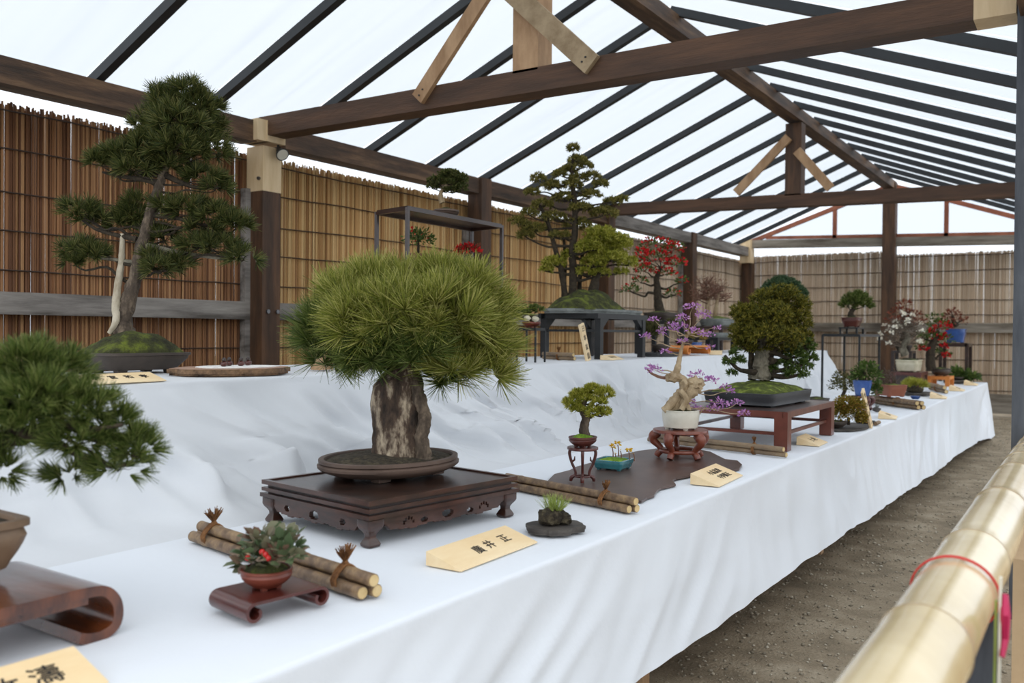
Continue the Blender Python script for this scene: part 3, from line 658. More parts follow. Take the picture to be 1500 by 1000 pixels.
def upright_sign(p, ang, w, H, lean, tilt, label, text, size):
    T = frame(p, ang) @ Matrix.Rotation(tilt, 4, 'Y') @ Matrix.Rotation(-lean, 4, 'X'); r = thing('leaning_name_board', p, label, 'sign')
    MB(T).box((0, .004, H/2), (w, .012, H)).build('board', 'sign', r)
    TT = T @ Matrix.Rotation(PI/2, 4, 'X'); n = len(text)
    for i, ch in enumerate(text): lettering(r, TT, ch, size, 0, H*(.86-.74*i/max(1, n-1)), .0030, 'ink_soft')
    return r
def bundle(p, q, rr, label, poles=3, ties=(.12, .87), m='pole', tuft=True, z=TZ, sm=1):
    """poles lashed together, from p to q on the table"""
    p = np.array([*p, z], float); q = np.array([*q, z], float); r = thing('bamboo_bundle', (p+q)/2, label, 'bamboo poles')
    d = (q-p)/np.linalg.norm(q-p); sd = np.array([d[1], -d[0], 0]); L = np.linalg.norm(q-p)
    offs = {3: [(-1.02, 1), (1.02, 1), (0, 2.75)], 2: [(-.3, 1), (.35, 2.9)], 4: [(-1.02, 1), (1.02, 1), (0, 2.75), (2, 2.7)]}[poles]
    for i, (o_, hz) in enumerate(offs):
        a = p + sd*o_*rr + np.array([0, 0, hz*rr]) + d*L*(.02*(i % 3)-.01); b = q + sd*o_*rr + np.array([0, 0, hz*rr]) + d*L*(-.012*((i+1) % 3)); l = np.linalg.norm(b-a); pts = []; rad = []; nd = .07+.03*i
        while nd < .97:
            pts += [a+(b-a)*(nd-.02), a+(b-a)*nd, a+(b-a)*(nd+.02)]; rad += [rr*.93, rr*1.03, rr*.93]; nd += .23+.05*random.random()
        pts = [a]+pts+[b]; rad = [rr*.94]+rad+[rr*.94]
        o = MB().tube(pts, rad, 14).build('pole', m, r, True)
        MB().tube([b-d*.001, b+d*.0015], rr*.8, 12).build('cut_end', 'pole_end', o); MB().tube([a+d*.001, a-d*.0015], rr*.8, 12).build('cut_end', 'pole_end', o)
    top = max(h for _, h in offs)+1
    for t in ties:
        c = p+(q-p)*t; mb = MB()
        for g in (-1, 0, 1):
            lp = []
            for an in np.linspace(0, 2*PI, 22)[:-1]:
                ex = 2.12 if poles != 2 else 1.5; x = ex*math.cos(an)*(1-.35*max(0, math.sin(an))); zz = 1.9*math.sin(an)+1.95
                lp.append(c + sd*x*rr + np.array([0, 0, max(zz, .05)*rr]) + d*g*rr*.42)
            mb.tube(lp, rr*.22, 6, closed=True)
        o = mb.build('rope_tie', 'rope', r, True)
        if tuft:
            k = c + np.array([0, 0, top*rr+rr*.2]); mb = MB().blob(k, (rr*.5, rr*.5, rr*.55), 2, .3, 3)
            mb.build('knot', 'rope', o, True)
            for sgn in (-1, 1):
                n = 60; b = np.repeat(k[None], n, 0); dn = norm(np.array([0, 0, 1.])+sd*sgn*.55 + d*.25*sgn + unit(n)*.33); tip = b+dn*rr*RNG.uniform(1.8, 3.0, n)[:, None]*sm; s_ = norm(np.cross(dn, unit(n)))*rr*.09
                npmesh('frayed_end', np.stack([b-s_, b+s_, tip+s_, tip-s_], 1).reshape(-1, 3), np.arange(n*4).reshape(-1, 4), 'rope', o)
    return r
# ------------------------------------------------------------------ stands
def scroll_path(L, H, r, th, big=False):
    """top board with both ends rolled under, in (x, z)"""
    def end(sgn):
        pts = []
        if big:
            for x, z in ((-.20, H), (-.16, H), (-.12, H), (-.08, H), (-.05, H), (-.02, H), (.014, H-.004), (.034, H-.022), (.040, H-.045), (.034, H-.066), (.014, .0125), (-.008, .0125), (-.026, .018)): pts.append((sgn*(L/2-.04+x), z-th/2+.0))
        else:
            for a in np.linspace(90, -215, 20): q = r*(1-.5*max(0, (40-a)/255)); pts.append((sgn*(L/2-r+math.cos(math.radians(a))*q), th/2+r-(.0) + math.sin(math.radians(a))*q))
        return pts
    if big: H_ = H
    a = end(1); b = end(-1)
    w = [(x, 0, z) for x, z in b[::-1]+a]; w = smoothpath(w, 4) if big else w; return [(q[0], q[2]) for q in w]
def scroll_stand(p, ang, L, d, r, th, m, label, big=False, H=.1):
    """p = middle of the front edge on the table"""
    T = frame(p, ang); t = thing('scroll_stand', p, label, 'display stand')
    pth = scroll_path(L, H, r, th, big); MB(T).ribbon(pth, th, 0, d).build('scrolled_board', m, t, True)
    if big: MB(T).box((0, d/2, H-th-.006), (L*.8, d*.96, .012)).build('cross_board', m, t)
    return t
def strip_holes(T, L, H, th, edge, holes, name, m, root, z0, cell=.003, y=0, axis='x', steps=None):
    """apron board cut to a curved lower edge with pierced holes, thick"""
    nx = int(L/cell); nzz = int(H/cell); V = []; F = []; keep = np.zeros((nx, nzz), bool)
    for i in range(nx):
        x = -L/2+(i+.5)*L/nx; lowz = edge(x)
        for j in range(nzz):
            z = (j+.5)*H/nzz
            if z < lowz: continue
            if any(((x-hx)/hw)**2+((z-hz)/hh)**2 < 1 for hx, hz, hw, hh in holes): continue
            keep[i, j] = True
    idx = {}
    def vi(i, j, k):
        if (i, j, k) not in idx: idx[(i, j, k)] = len(V); x = -L/2+i*L/nx; z = z0+j*H/nzz; V.append((x, y+k*th, z) if axis == 'x' else (y+k*th, x, z))
        return idx[(i, j, k)]
    for i in range(nx):
        for j in range(nzz):
            if not keep[i, j]: continue
            for k in (0, 1): F.append((vi(i, j, k), vi(i+1, j, k), vi(i+1, j+1, k), vi(i, j+1, k)))
            for di, dj, e in ((-1, 0, ((0, 0), (0, 1))), (1, 0, ((1, 0), (1, 1))), (0, -1, ((0, 0), (1, 0))), (0, 1, ((0, 1), (1, 1)))):
                a, b = i+di, j+dj
                if not (0 <= a < nx and 0 <= b < nzz and keep[a, b]): (p_, q_) = e; F.append((vi(i+p_[0], j+p_[1], 0), vi(i+q_[0], j+q_[1], 0), vi(i+q_[0], j+q_[1], 1), vi(i+p_[0], j+p_[1], 1)))
    return MB(T).add(V, F).build(name, m, root)
def carved_stand(p, ang, L, d, H, label):
    """p = front left corner on the table"""
    T = frame(p, ang) @ Matrix.Translation((L/2, d/2, 0)); r = thing('carved_stand', p, label, 'display stand')
    t0 = H-.042
    MB(T).box((0, 0, H-.004), (L-.004, d-.004, .008)).build('top_panel', 'lacquer_dark', r)
    for i, (g, z, h) in enumerate(((.0, H-.004, .009), (.012, H-.0125, .006), (.0, H-.020, .009), (.012, H-.0275, .005), (-.003, H-.035, .010))):
        mb = MB(T); a, b = L/2-g, d/2-g
        for x0, y0, x1, y1 in ((-a, -b, a, -b), (-a, b, a, b)): mb.box((0, y0+(.008 if y0 < 0 else -.008), z), (2*a, .016, h))
        for x in (-a, a): mb.box((x+(.008 if x < 0 else -.008), 0, z), (.016, 2*b-.03, h))
        if i == 0:
            mb = MB(T)
            for y in (-b, b): mb.box((0, y+(.006 if y < 0 else -.006), z+.002), (2*a, .012, h+.002))
            for x in (-a, a): mb.box((x+(.006 if x < 0 else -.006), 0, z+.002), (.012, 2*b-.02, h+.002))
        mb.build('moulding', 'lacquer_brown' if i % 2 == 0 else 'lacquer_dark', r)
    hz = t0-.004
    def edge(l):
        def e(x):
            u = abs(x)/(l/2)
            return .003+.005*abs(math.sin(u*PI*2.2)) + (.020*(1-((u-.84)/.12)**2) if abs(u-.84) < .12 else 0)
        return e
    def holes(l):
        h = []
        for c in (-.46, 0, .46):
            x = c*l/2*1.1; h.append((x, .022, .020, .010)) if c == 0 else None
            if c:
                for a in range(5): an = PI*(.1+.2*a); h.append((x+.016*math.cos(an), .015+.014*math.sin(an), .0034, .005))
        for c in (-.24, .24): h.append((c*l/2*1.3, .018, .013, .006))
        return [q for q in h if q]
    def hl(l): return [(-.26*l, .023, .011, .0085), (0, .022, .019, .011), (.26*l, .023, .011, .0085)]
    ah = .040
    for sgn in (-1, 1):
        strip_holes(T, L-.03, ah, .012, edge(L), holes(L), 'apron', 'lacquer_brown', r, t0-ah, y=sgn*(d/2-.012)-.006, axis='x')
        strip_holes(T, d-.03, ah, .012, edge(d), hl(d), 'apron', 'lacquer_brown', r, t0-ah, y=sgn*(L/2-.012)-.006, axis='y')
    for i in (-1, 1):
        for j in (-1, 1):
            x, y = i*(L/2-.0235), j*(d/2-.0235)
            pr = [(.017, .017, 0), (.0185, .0185, .005), (.0145, .0145, .013), (.0100, .0100, .020), (.0105, .0105, .027), (.015, .015, .034), (.021, .021, .041), (.0235, .0235, .047), (.0235, .0235, t0)]
            sh = [(a, b, z) for a, b, z in pr]
            MB(T).loft(sh, (x, y, 0), e=9, n=20).build('leg', 'lacquer_brown', r, True)
    return T, r
def plain_table(p, ang, L, d, H, label, leg=.045, top='table_top', m='table_red', rail=.45, tt=.022, over=.0, name='display_stand', catg='display stand', leg2=None):
    T = frame(p, ang) @ Matrix.Translation((L/2, d/2, 0)); r = thing(name, p, label, catg); leg2 = leg2 or leg
    MB(T).box((0, 0, H-.0015), (L-.03, d-.03, .004)).build('top_panel', top, r)
    mb = MB(T)
    for s in (-1, 1): mb.box((0, s*(d/2-.011), H-tt/2), (L+2*over, .022, tt)).box((s*(L/2-.011), 0, H-tt/2), (.022, d-.04, tt))
    mb.build('top_frame', m, r)
    for i in (-1, 1):
        for j in (-1, 1): MB(T).box((i*(L/2-leg/2), j*(d/2-leg2/2), (H-tt)/2), (leg, leg2, H-tt)).build('leg', m, r)
    if rail:
        for s in (-1, 1):
            MB(T).box((0, s*(d/2-leg2/2), H*rail), (L-2*leg+.004, .014, .014)).build('stretcher', m, r)
            MB(T).box((s*(L/2-leg/2), 0, H*rail), (.014, d-2*leg2+.004, .014)).build('stretcher', m, r)
    return T, r
def cabriole_stand(c, R, H, m, label, nlegs=5, th=.014, ring=.30, knob=False, lw=.012, rot=0.):
    r = thing('round_stand', c, label, 'display stand'); c = np.array(c, float)
    T = Matrix.Translation(Vector(tuple(c))) @ Matrix.Rotation(rot, 4, 'Z')
    MB(T).loft([(R*.90, R*.90, H-th), (R, R, H-th*.75), (R, R, H-th*.15), (R*.985, R*.985, H)], n=48).build('top', m, r, True)
    rr = R*.80 if not knob else R*.62
    for k in range(nlegs):
        a = 2*PI*k/nlegs
        if not knob: pf = [(R*.80, H-th), (R*.97, H*.74), (R*.99, H*.58), (R*.80, H*.40), (R*.68, H*.24), (R*.80, H*.12), (R*.86, .0025)]; rd = [1.5, 1.7, 1.3, 1.0, .95, 1.1, 1.0]
        else: pf = [(R*.80, H-th), (R*.84, H*.80), (R*.70, H*.55), (R*.48, H*.34), (R*.46, H*.20), (R*.70, H*.12), (R*.74, .002)]; rd = [1, 1, .85, .85, .9, 1.3, .9]
        W2 = smoothpath([(q*math.cos(a), q*math.sin(a), z) for q, z in pf], 4); rs = np.interp(np.linspace(0, len(pf)-1, len(W2)), range(len(pf)), rd)*lw
        mb = MB(T).tube(W2, rs, 10)
        if knob: mb.tube([(R*.66*math.cos(a), R*.66*math.sin(a), H*.58), (R*.52*math.cos(a), R*.52*math.sin(a), H*.62), (R*.5*math.cos(a), R*.5*math.sin(a), H*.72)], [lw*.7, lw*.6, lw*.3], 8)
        mb.build('leg', m, r, True)
    q = R*.70 if not knob else R*.47; z = H*ring
    MB(T).tube([(q*math.cos(t), q*math.sin(t), z) for t in np.linspace(0, 2*PI, 33)[:-1]], lw*.62, 8, closed=True).build('ring', m, r, True)
    return r
def rod_stand(corners, z0, z1, w, m, label, lower=None, top=True):
    """thin metal stand on four rods; corners [(x, y)] in order"""
    c = np.mean([(a, b, z0) for a, b in corners], 0); r = thing('metal_stand', c, label, 'display stand')
    for x, y in corners: MB().box((x, y, (z0+z1)/2), (w, w, z1-z0)).build('leg', m, r)
    if top:
        MB().prism([tuple(q) for q in corners], z1, z1+.006).build('top_plate', m, r)
    for i in range(4): MB().beam((*corners[i], z1-w/2), (*corners[(i+1) % 4], z1-w/2), w, w).build('frame_bar', m, r)
    return r
# ================================================================== FRONT TABLE, from the near end
# --- near pine on the scroll-ended stand
st0 = scroll_stand((-1.335, .60, TZ), 0, .50, .26, .02, .017, 'lacquer_glossy', 'large glossy brown display stand with scrolled end under the nearest pot', True, .088)
SH = TZ+.088+.0085
c = TP(56, 761, SH+.085); pa, pb = .17, .105
r = thing('pine_bonsai', (c[0]-pb, c[1]-pa, SH), 'green pine bonsai in a tan rectangular pot, cut by the left edge of the photo', 'bonsai')
pot(r, frame((c[0]-pb, c[1]-pa, SH)), pa, pb, .088, 'clay_tan', e=9, foot=.80, rim=.016, lip=.008, belly=.03, soil='soil', sh=.012, feet=True, fh=.008)
D0 = 1.5
tk = trunkof(r, D0, [(-95, 760, .02), (-90, 700, .03), (-60, 655, .02), (-15, 642, 0), (30, 640, -.02), (62, 632, 0)], [24, 20, 17, 15, 13, 8], 'bark_dark')
trunkof(r, D0, [(50, 640, 0), (90, 655, .03), (125, 668, .0), (160, 682, -.02), (200, 676, 0)], [9, 6, 5, 4, 2.5], 'bark_dark', 'branch', n=8)
trunkof(r, D0, [(40, 632, 0), (80, 620, -.03), (130, 628, -.05), (180, 622, -.04)], [8, 5, 4, 2.5], 'bark_dark', 'branch', n=8)
tree(r, D0, tk, [(14, 572, 52, 36, .04), (49, 540, 52, 34, 0), (94, 552, 42, 34, .03), (54, 587, 60, 34, -.05), (119, 604, 52, 34, -.02), (159, 624, 36, 26, 0), (199, 660, 30, 26, 0), (24, 622, 50, 22, -.06), (114, 644, 40, 16, -.04), (-36, 612, 60, 50, 0), (-46, 552, 60, 40, 0), (174, 684, 36, 14, 0), (102, 694, 26, 12, .03), (4, 687, 26, 16, -.03)],
     'pine', 'bark_dark', 'n_green', nl=30, nw=1.5, dens=.85, per=40, sag=-.05, maxb=12, up=.30, low=.5, down=.85)
# --- nearest name sign
wedge_sign((-1.158, .722, TZ), -2, .26, .095, .032, 'pale wooden name sign in front of the nearest scroll stand, cut by the photo corner', [('濤', -.062, .05), ('竹', -.118, .048), ('本', -.2, .05)], .046)
# --- bronze-leaved plant on a little scroll stand
p0 = np.array([-1.172, 1.069, TZ]); st1 = scroll_stand(p0, -9, .165, .125, .0165, .0055, 'lacquer_red', 'small red-brown scroll stand holding the berry plant')
T = frame((-1.172-.066, 1.075, TZ+.038), -9)
r = thing('berry_plant', T.translation, 'small bronze-leaved plant with red berries in a round red bowl', 'potted plant')
pot(r, T, .046, .046, .036, 'clay_red', e=2, foot=.52, rim=.004, lip=.003, belly=.14, soil='moss_dark', sh=.018, fh=.004)
D1 = dep(T.translation); C = P(398, 812, D1)
trunkof(r, D1, [(408, 838, 0), (403, 822, 0), (396, 808, 0)], [3, 2.5, 2], 'bark_dark', 'stem', n=6)
for q in ((395, 805, 42, 28, 0), (420, 800, 22, 22, .01), (372, 822, 24, 18, 0), (385, 790, 24, 14, .01), (418, 815, 20, 16, -.03)):
    C = P(q[0], q[1], D1+q[4]); leaves('leaves', 'leaf_ardisia', r, C, (q[2]*D1/FPX, q[2]*D1/FPX, q[3]*D1/FPX), 44, .026, .8, up=.9, lo=.2, flat=.7)
for x, y, dd in ((389, 812, -.045), (384, 808, -.04), (363, 817, -.03), (393, 817, -.046)): MB().blob(P(x, y, D1+dd), (.0055,)*3, 2, 0).build('berry', 'red_berry', r, True)
# --- front bamboo bundle
bundle((-1.775, 1.330), (-1.115, 1.222), .0135, 'thick bundle of three bamboo poles lashed with rope tufts, behind the berry plant')
# --- carved stand with the thick-trunked pine
T1, _ = carved_stand((-1.386, 1.502, TZ), -8, .515, .44, .105, 'dark rosewood stand with stepped mouldings and pierced carved apron, holding the thick-trunked pine')
pc = TP(581, 697, TZ+.105); T = frame((pc[0]-.025, pc[1], TZ+.107), -8)
r = thing('pine_bonsai', T.translation, 'thick-trunked pine bonsai with long bright needles in an oval brown tray pot', 'bonsai')
pot(r, T, .205, .165, .052, 'clay_brown', e=2, foot=.80, rim=.014, lip=.006, belly=.10, soil='soil', sh=.018, n=64, fh=.010, band='clay_band')
D2 = dep(T.translation); s2 = D2/FPX
def big_trunk():
    W_ = [(588, 672, 0), (587, 655, 0), (583, 625, 0), (582, 595, 0), (584, 565, 0), (588, 548, 0), (592, 530, 0), (598, 505, 0)]; R_ = [43, 40, 38, 38, 36, 26, 17, 14]
    pts = smoothpath([P(x, y, D2+d) for x, y, d in W_], 6); rr = np.interp(np.linspace(0, 7, len(pts)), range(8), R_)*s2; n = 44; V = []
    for i, p in enumerate(pts):
        for k in range(n):
            a = 2*PI*k/n; g = 1 + .16*nz(math.cos(a)*1.6, math.sin(a)*1.6, i*.12+3) + .10*abs(nz(math.cos(a)*4, math.sin(a)*4, i*.13)) + .05*nz(math.cos(a)*9, math.sin(a)*9, i*.5)
            V.append(p + np.array([math.cos(a), math.sin(a), 0])*rr[i]*g)
    F = [(i*n+k, i*n+(k+1) % n, (i+1)*n+(k+1) % n, (i+1)*n+k) for i in range(len(pts)-1) for k in range(n)]+[tuple((len(pts)-1)*n+k for k in range(n))]
    MB().add(V, F).build('trunk', 'bark_rock', r, True)
    trunkof(r, D2, [(620, 672, -.05), (617, 640, -.055), (622, 612, -.05), (615, 585, -.05), (608, 565, -.03), (600, 545, -.01)], [13, 10, 9, 9, 10, 8], 'bark_pine', 'side_trunk', jit=.2)
    return pts, rr
tk2 = big_trunk()
trunkof(r, D2, [(590, 548, 0), (560, 520, -.03), (520, 505, -.05)], [13, 8, 4], 'bark_dark', 'branch')
trunkof(r, D2, [(595, 540, 0), (640, 515, 0), (700, 515, -.03), (735, 520, -.02)], [12, 8, 5, 3], 'bark_dark', 'branch')
trunkof(r, D2, [(595, 530, 0), (600, 480, .02), (610, 440, .02)], [13, 10, 5], 'bark_dark', 'branch')
B_, G_ = 'n_bright', 'n_green'
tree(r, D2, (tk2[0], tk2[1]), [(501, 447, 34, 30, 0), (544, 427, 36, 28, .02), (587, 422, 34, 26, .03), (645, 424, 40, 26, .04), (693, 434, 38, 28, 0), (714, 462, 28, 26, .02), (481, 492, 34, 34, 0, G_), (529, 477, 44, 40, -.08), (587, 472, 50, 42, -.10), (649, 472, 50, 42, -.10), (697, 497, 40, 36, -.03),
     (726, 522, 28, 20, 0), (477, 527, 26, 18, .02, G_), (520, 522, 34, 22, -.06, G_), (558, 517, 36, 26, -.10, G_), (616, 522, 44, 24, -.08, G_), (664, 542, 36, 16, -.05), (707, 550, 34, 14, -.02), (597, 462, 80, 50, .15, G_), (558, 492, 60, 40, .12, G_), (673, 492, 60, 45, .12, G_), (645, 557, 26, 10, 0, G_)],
     'pine', 'bark_dark', B_, nl=46, nw=1.35, dens=.42, per=85, spread=.85, up=.42, maxb=0, down=.6)
for x, y, dd in ((500, 425, 0), (700, 420, 0), (480, 480, 0), (735, 500, 0), (550, 410, .02), (650, 405, .03)):
    branch(r, tk2[0][-1], 8*s2, P(x, y+10, D2+dd), 'bark_dark', -.08)
# --- sign of the thick-trunked pine
wedge_sign((-1.106, 1.782, TZ), 1, .31, .092, .030, 'pale wooden name sign in front of the carved rosewood stand', [('廣', -.185, .042), ('井', -.135, .047), ('正', -.070, .050)], .034)
# --- grassy stone on a dark slab
def irregular(n, a, b, amp, seed, lob=1.0): return [((a*math.cos(t)*(1+amp*nz(math.cos(t)*2*lob, math.sin(t)*2*lob, seed)), b*math.sin(t)*(1+amp*nz(math.cos(t)*2*lob+7, math.sin(t)*2*lob, seed)))) for t in np.linspace(0, 2*PI, n+1)[:-1]]
def slab(p, a, b, th, ang, m, label, seed, amp=.35, feet=True, name='slab_stand', n=40, lob=1.):
    T = frame(p, ang); o = thing(name, p, label, 'display board'); z0 = .004 if feet else 0
    out = irregular(n, a, b, amp, seed, lob); MB(T).prism([(x*.97, y*.97) for x, y in out], z0, z0+th*.5).prism(out, z0+th*.5, z0+th).build('slab', m, o)
    if feet:
        for t in (.6, 2.4, 3.8, 5.5): MB(T).box((a*.6*math.cos(t), b*.6*math.sin(t), z0/2), (a*.15, b*.2, z0)).build('foot', m, o)
    return T
pc = TP(813, 772, TZ+.012); slab((pc[0], pc[1], TZ), .077, .062, .014, -20, 'slate', 'small dark wavy-edged slab in front of the bamboo poles', 4)
g = np.array([pc[0]+.0, pc[1], TZ+.018]); r = thing('grass_planting', g, 'tuft of pale green grass growing on a round dark rock', 'potted plant'); Dg = dep(g)
MB().blob(P(806, 757, Dg), (.030, .030, .024), 3, .35, 3, 2, flat=TZ+.0178).build('rock', 'soil', r, True); MB().blob(P(825, 759, Dg+.01), (.020, .022, .019), 3, .35, 3, 5, flat=TZ+.0178).build('rock', 'soil', r, True)
needles('grass', 'grass', r, P(812, 748, Dg), (.024, .024, .006), 30, 12, .042, .0012, .42, 1.3, .1, .2)
# --- bamboo bundle beside it
bundle((-1.60, 2.365), (-1.062, 2.225), .0125, 'bundle of bamboo poles lashed at one end, between the grassy rock and the brown board', ties=(.80,), sm=.9)
# --- wide brown board
jp = []
for x, y in ((803, 703), (812, 694), (835, 688), (845, 683), (870, 676), (900, 668), (935, 660), (975, 655), (1010, 655), (1040, 661), (1062, 672), (1080, 674), (1087, 680), (1083, 686), (1060, 690), (1040, 690), (1020, 694), (990, 700), (985, 703), (990, 709), (968, 714), (962, 718), (958, 725), (948, 728), (940, 733), (925, 731), (905, 727), (880, 722), (850, 716), (830, 712), (815, 712)): q = TP(x, y, TZ+.008); jp.append((q[0], q[1]))
o = MB().prism(jp, TZ+.0015, TZ+.008).build('display_board', 'jiita'); tag(o, 'flat dark brown board with cloud-shaped edge under the teal pot and small stands', 'display board')
JZ = TZ+.0085
# --- tall little stand and small pine
pc = TP(853, 706, JZ); st = cabriole_stand((pc[0], pc[1], JZ+.0015), .051, .115, 'lacquer_red', 'tall slim red stand with curling legs on the brown board', 4, .010, .16, True, .0055, .5)
T = frame((pc[0], pc[1], JZ+.117)); r = thing('pine_bonsai', T.translation, 'tiny yellow-green pine in a round maroon pot on the tall slim stand', 'bonsai')
pot(r, T, .053, .045, .034, 'clay_maroon', e=2, foot=.55, rim=.008, lip=.004, belly=.12, soil='moss_bright', sh=.016, fh=.004)
D3 = dep(T.translation)
tk = trunkof(r, D3, [(858, 644, 0), (855, 628, 0), (858, 612, .0), (853, 600, 0), (858, 585, 0)], [9, 7, 6, 4.5, 3], 'bark_pine')
tree(r, D3, tk, [(838, 592, 13, 9, 0), (848, 579, 12, 7, .01), (868, 573, 13, 7, 0), (885, 577, 12, 9, 0), (878, 590, 13, 6, -.02), (870, 605, 18, 8, -.02), (858, 583, 14, 9, 0), (885, 604, 10, 7, .01), (845, 600, 10, 6, -.01), (868, 567, 7, 4, 0)], 'pine', 'bark_dark', 'fresh', nl=7.5, nw=1.2, dens=7, per=26, spread=.8, sag=.0)
# --- teal pot
c = TP(909, 691, JZ); T = frame((c[0]-.055, c[1]+.052, JZ), 4); r = thing('flower_pot', T.translation, 'square teal glazed tray pot with yellow flowers and bright moss', 'potted plant')
pot(r, T, .062, .060, .036, 'glaze_teal', e=12, foot=.84, rim=.009, lip=.003, soil='moss_bright', sh=.012, fh=.006)
Dt = dep(T.translation)
for x, y0, y1, fl in ((897, 672, 655, 1), (905, 668, 651, 1), (909, 672, 660, 0), (921, 672, 661, 1), (928, 675, 664, 0), (901, 674, 664, 0)):
    a, b = P(x+1, y0, Dt), P(x, y1, Dt); MB().tube([a, (a+b)/2+np.array([.002, 0, 0]), b], [.0028, .0022, .002], 6).build('stem', 'twig_brown', r)
    if fl: leaves('flower', 'petal_yellow', r, b+np.array([0, 0, .003]), (.007, .007, .006), 26, .011, .7, lo=.1)
    else: leaves('bud', 'petal_yellow', r, b, (.002, .002, .003), 5, .005, .6, lo=.1)
# --- sign in two lines
wedge_sign((-1.042, 3.05, TZ), 3, .272, .098, .036, 'pale wooden sign with two lines of brush writing beside the round red stand', [('小品盆栽', -.122, .067), ('中伊藤正', -.112, .033)], .028)
# --- round stand, white pot, twisted tree with purple blossom
pc = TP(990, 672, JZ); pc = np.array([-1.375, 3.28, JZ+.002]); st = cabriole_stand(pc, .108, .112, 'cherry', 'round red stand with five bowed legs and a ring, under the white pot', 5, .015, .24, False, .0125, .9)
T = frame((pc[0], pc[1], JZ+.1145)); r = thing('blossom_bonsai', T.translation, 'twisted pale-trunked bonsai with purple blossom in a round off-white pot', 'bonsai')
pot(r, T, .074, .074, .076, 'glaze_white', e=2, foot=.88, rim=.008, lip=.002, belly=.03, soil='moss_dark', sh=.012, fh=.008)
D4 = dep(T.translation)
tk = trunkof(r, D4, [(985, 603, 0), (992, 588, 0), (1003, 572, .01), (1000, 556, 0), (990, 550, .0), (993, 538, 0), (996, 522, .01), (1000, 505, .02), (1008, 490, .02)], [13, 11, 9, 7, 6, 4.5, 3, 2.2, 1.3], 'bark_pale', jit=.2)
trunkof(r, D4, [(972, 602, -.02), (985, 592, -.02), (995, 578, -.01)], [6, 7, 6], 'bark_pale', 'root')
trunkof(r, D4, [(1008, 602, -.02), (1002, 590, -.03), (1010, 578, -.02), (1018, 566, 0), (1010, 560, .02)], [6, 6, 7, 11, 9], 'bark_pale', 'root', jit=.25)
trunkof(r, D4, [(998, 600, -.05), (1005, 585, -.05), (996, 572, -.04)], [4, 4, 5], 'bark_pale', 'root')
MB().blob(P(1018, 563, D4), (.036, .034, .030), 3, .5, 2.5, 3).build('burl', 'bark_pale', r, True); MB().blob(P(985, 552, D4-.01), (.027, .026, .020), 3, .5, 2.5, 6).build('burl', 'bark_pale', r, True)
pts = [(958, 541, 12, 6), (952, 538, 6, 4), (1020, 549, 12, 7), (1040, 557, 12, 6), (1062, 566, 7, 4), (1013, 592, 8, 10), (1053, 590, 14, 8), (1080, 590, 10, 5), (1090, 605, 10, 6), (1020, 600, 9, 6), (1045, 600, 14, 5), (1070, 573, 6, 4), (945, 493, 8, 5), (958, 468, 9, 4), (975, 515, 8, 4), (985, 480, 9, 8), (968, 485, 7, 6), (1000, 465, 10, 5), (1015, 450, 14, 6), (1018, 485, 14, 5), (1030, 462, 12, 8), (1035, 490, 12, 4), (1000, 500, 8, 4), (1040, 508, 8, 3), (1050, 480, 6, 3), (1002, 478, 7, 4)]
A = np.array(tk[0])
for x, y, rx, ry in pts:
    dd = random.uniform(-.06, .06); C = P(x, y, D4+dd); cost = np.linalg.norm(A-C, axis=1) + 1.5*np.maximum(0, A[:, 2]-C[2]-.01); i = int(np.argmin(cost)); branch(r, A[i], .0028, C, 'bark_pale', .06, .0009)
    leaves('blossom', 'petal_purple', r, C, (rx*D4/FPX, rx*D4/FPX, ry*D4/FPX), int(12+rx*ry*.6), .011, .8, lo=.1)
trunkof(r, D4, [(985, 552, 0), (970, 553, 0), (955, 547, 0), (948, 540, 0)], [3, 2.5, 2, 1.2], 'twig_brown', 'branch', n=6)
# --- bundle behind
bundle((-1.72, 3.74), (-1.045, 3.60), .0115, 'two bamboo poles tied near one end in front of the red-brown table', poles=2, ties=(.78,), m='pole_grey', sm=.9)
# --- red-brown table with the spruce
T5, _ = plain_table((-1.104, 3.795, TZ), 0, .80, .52, .168, 'red-brown rectangular table with thick legs and stretchers, under the black tray', .058, rail=.42, tt=.026)
pc = np.array([-1.37, 4.23, TZ+.1685]); T = frame(pc, -3)
r = thing('spruce_bonsai', pc, 'large dense spruce bonsai with grey trunk and mossy mound in a long black tray', 'bonsai')
pot(r, T, .285, .175, .062, 'clay_black', e=14, foot=.95, rim=.010, lip=.002, soil='moss', sh=.05, fh=.008, n=56, seed=3)
D5 = dep(pc)+.03
tk = trunkof(r, D5, [(1112, 556, 0), (1114, 540, 0), (1116, 520, 0), (1118, 500, 0), (1118, 470, 0), (1122, 440, .02)], [17, 12, 10, 9, 6, 3], 'bark_grey', jit=.2)
trunkof(r, D5, [(1128, 556, .04), (1128, 535, .05), (1130, 510, .05), (1135, 480, .04)], [6, 5, 4, 3], 'bark_dark', 'side_trunk')
trunkof(r, D5, [(1102, 556, .02), (1101, 535, .03), (1100, 510, .03), (1095, 480, .02)], [6, 5, 4, 3], 'bark_dark', 'side_trunk')
trunkof(r, D5, [(1108, 545, -.02), (1085, 542, -.05), (1070, 530, -.08), (1062, 520, -.08)], [5, 3, 2.5, 1.5], 'bark_dark', 'branch', n=8)
trunkof(r, D5, [(1120, 548, 0), (1150, 552, -.03), (1175, 548, .0)], [5, 3.5, 2], 'bark_dark', 'branch', n=8)
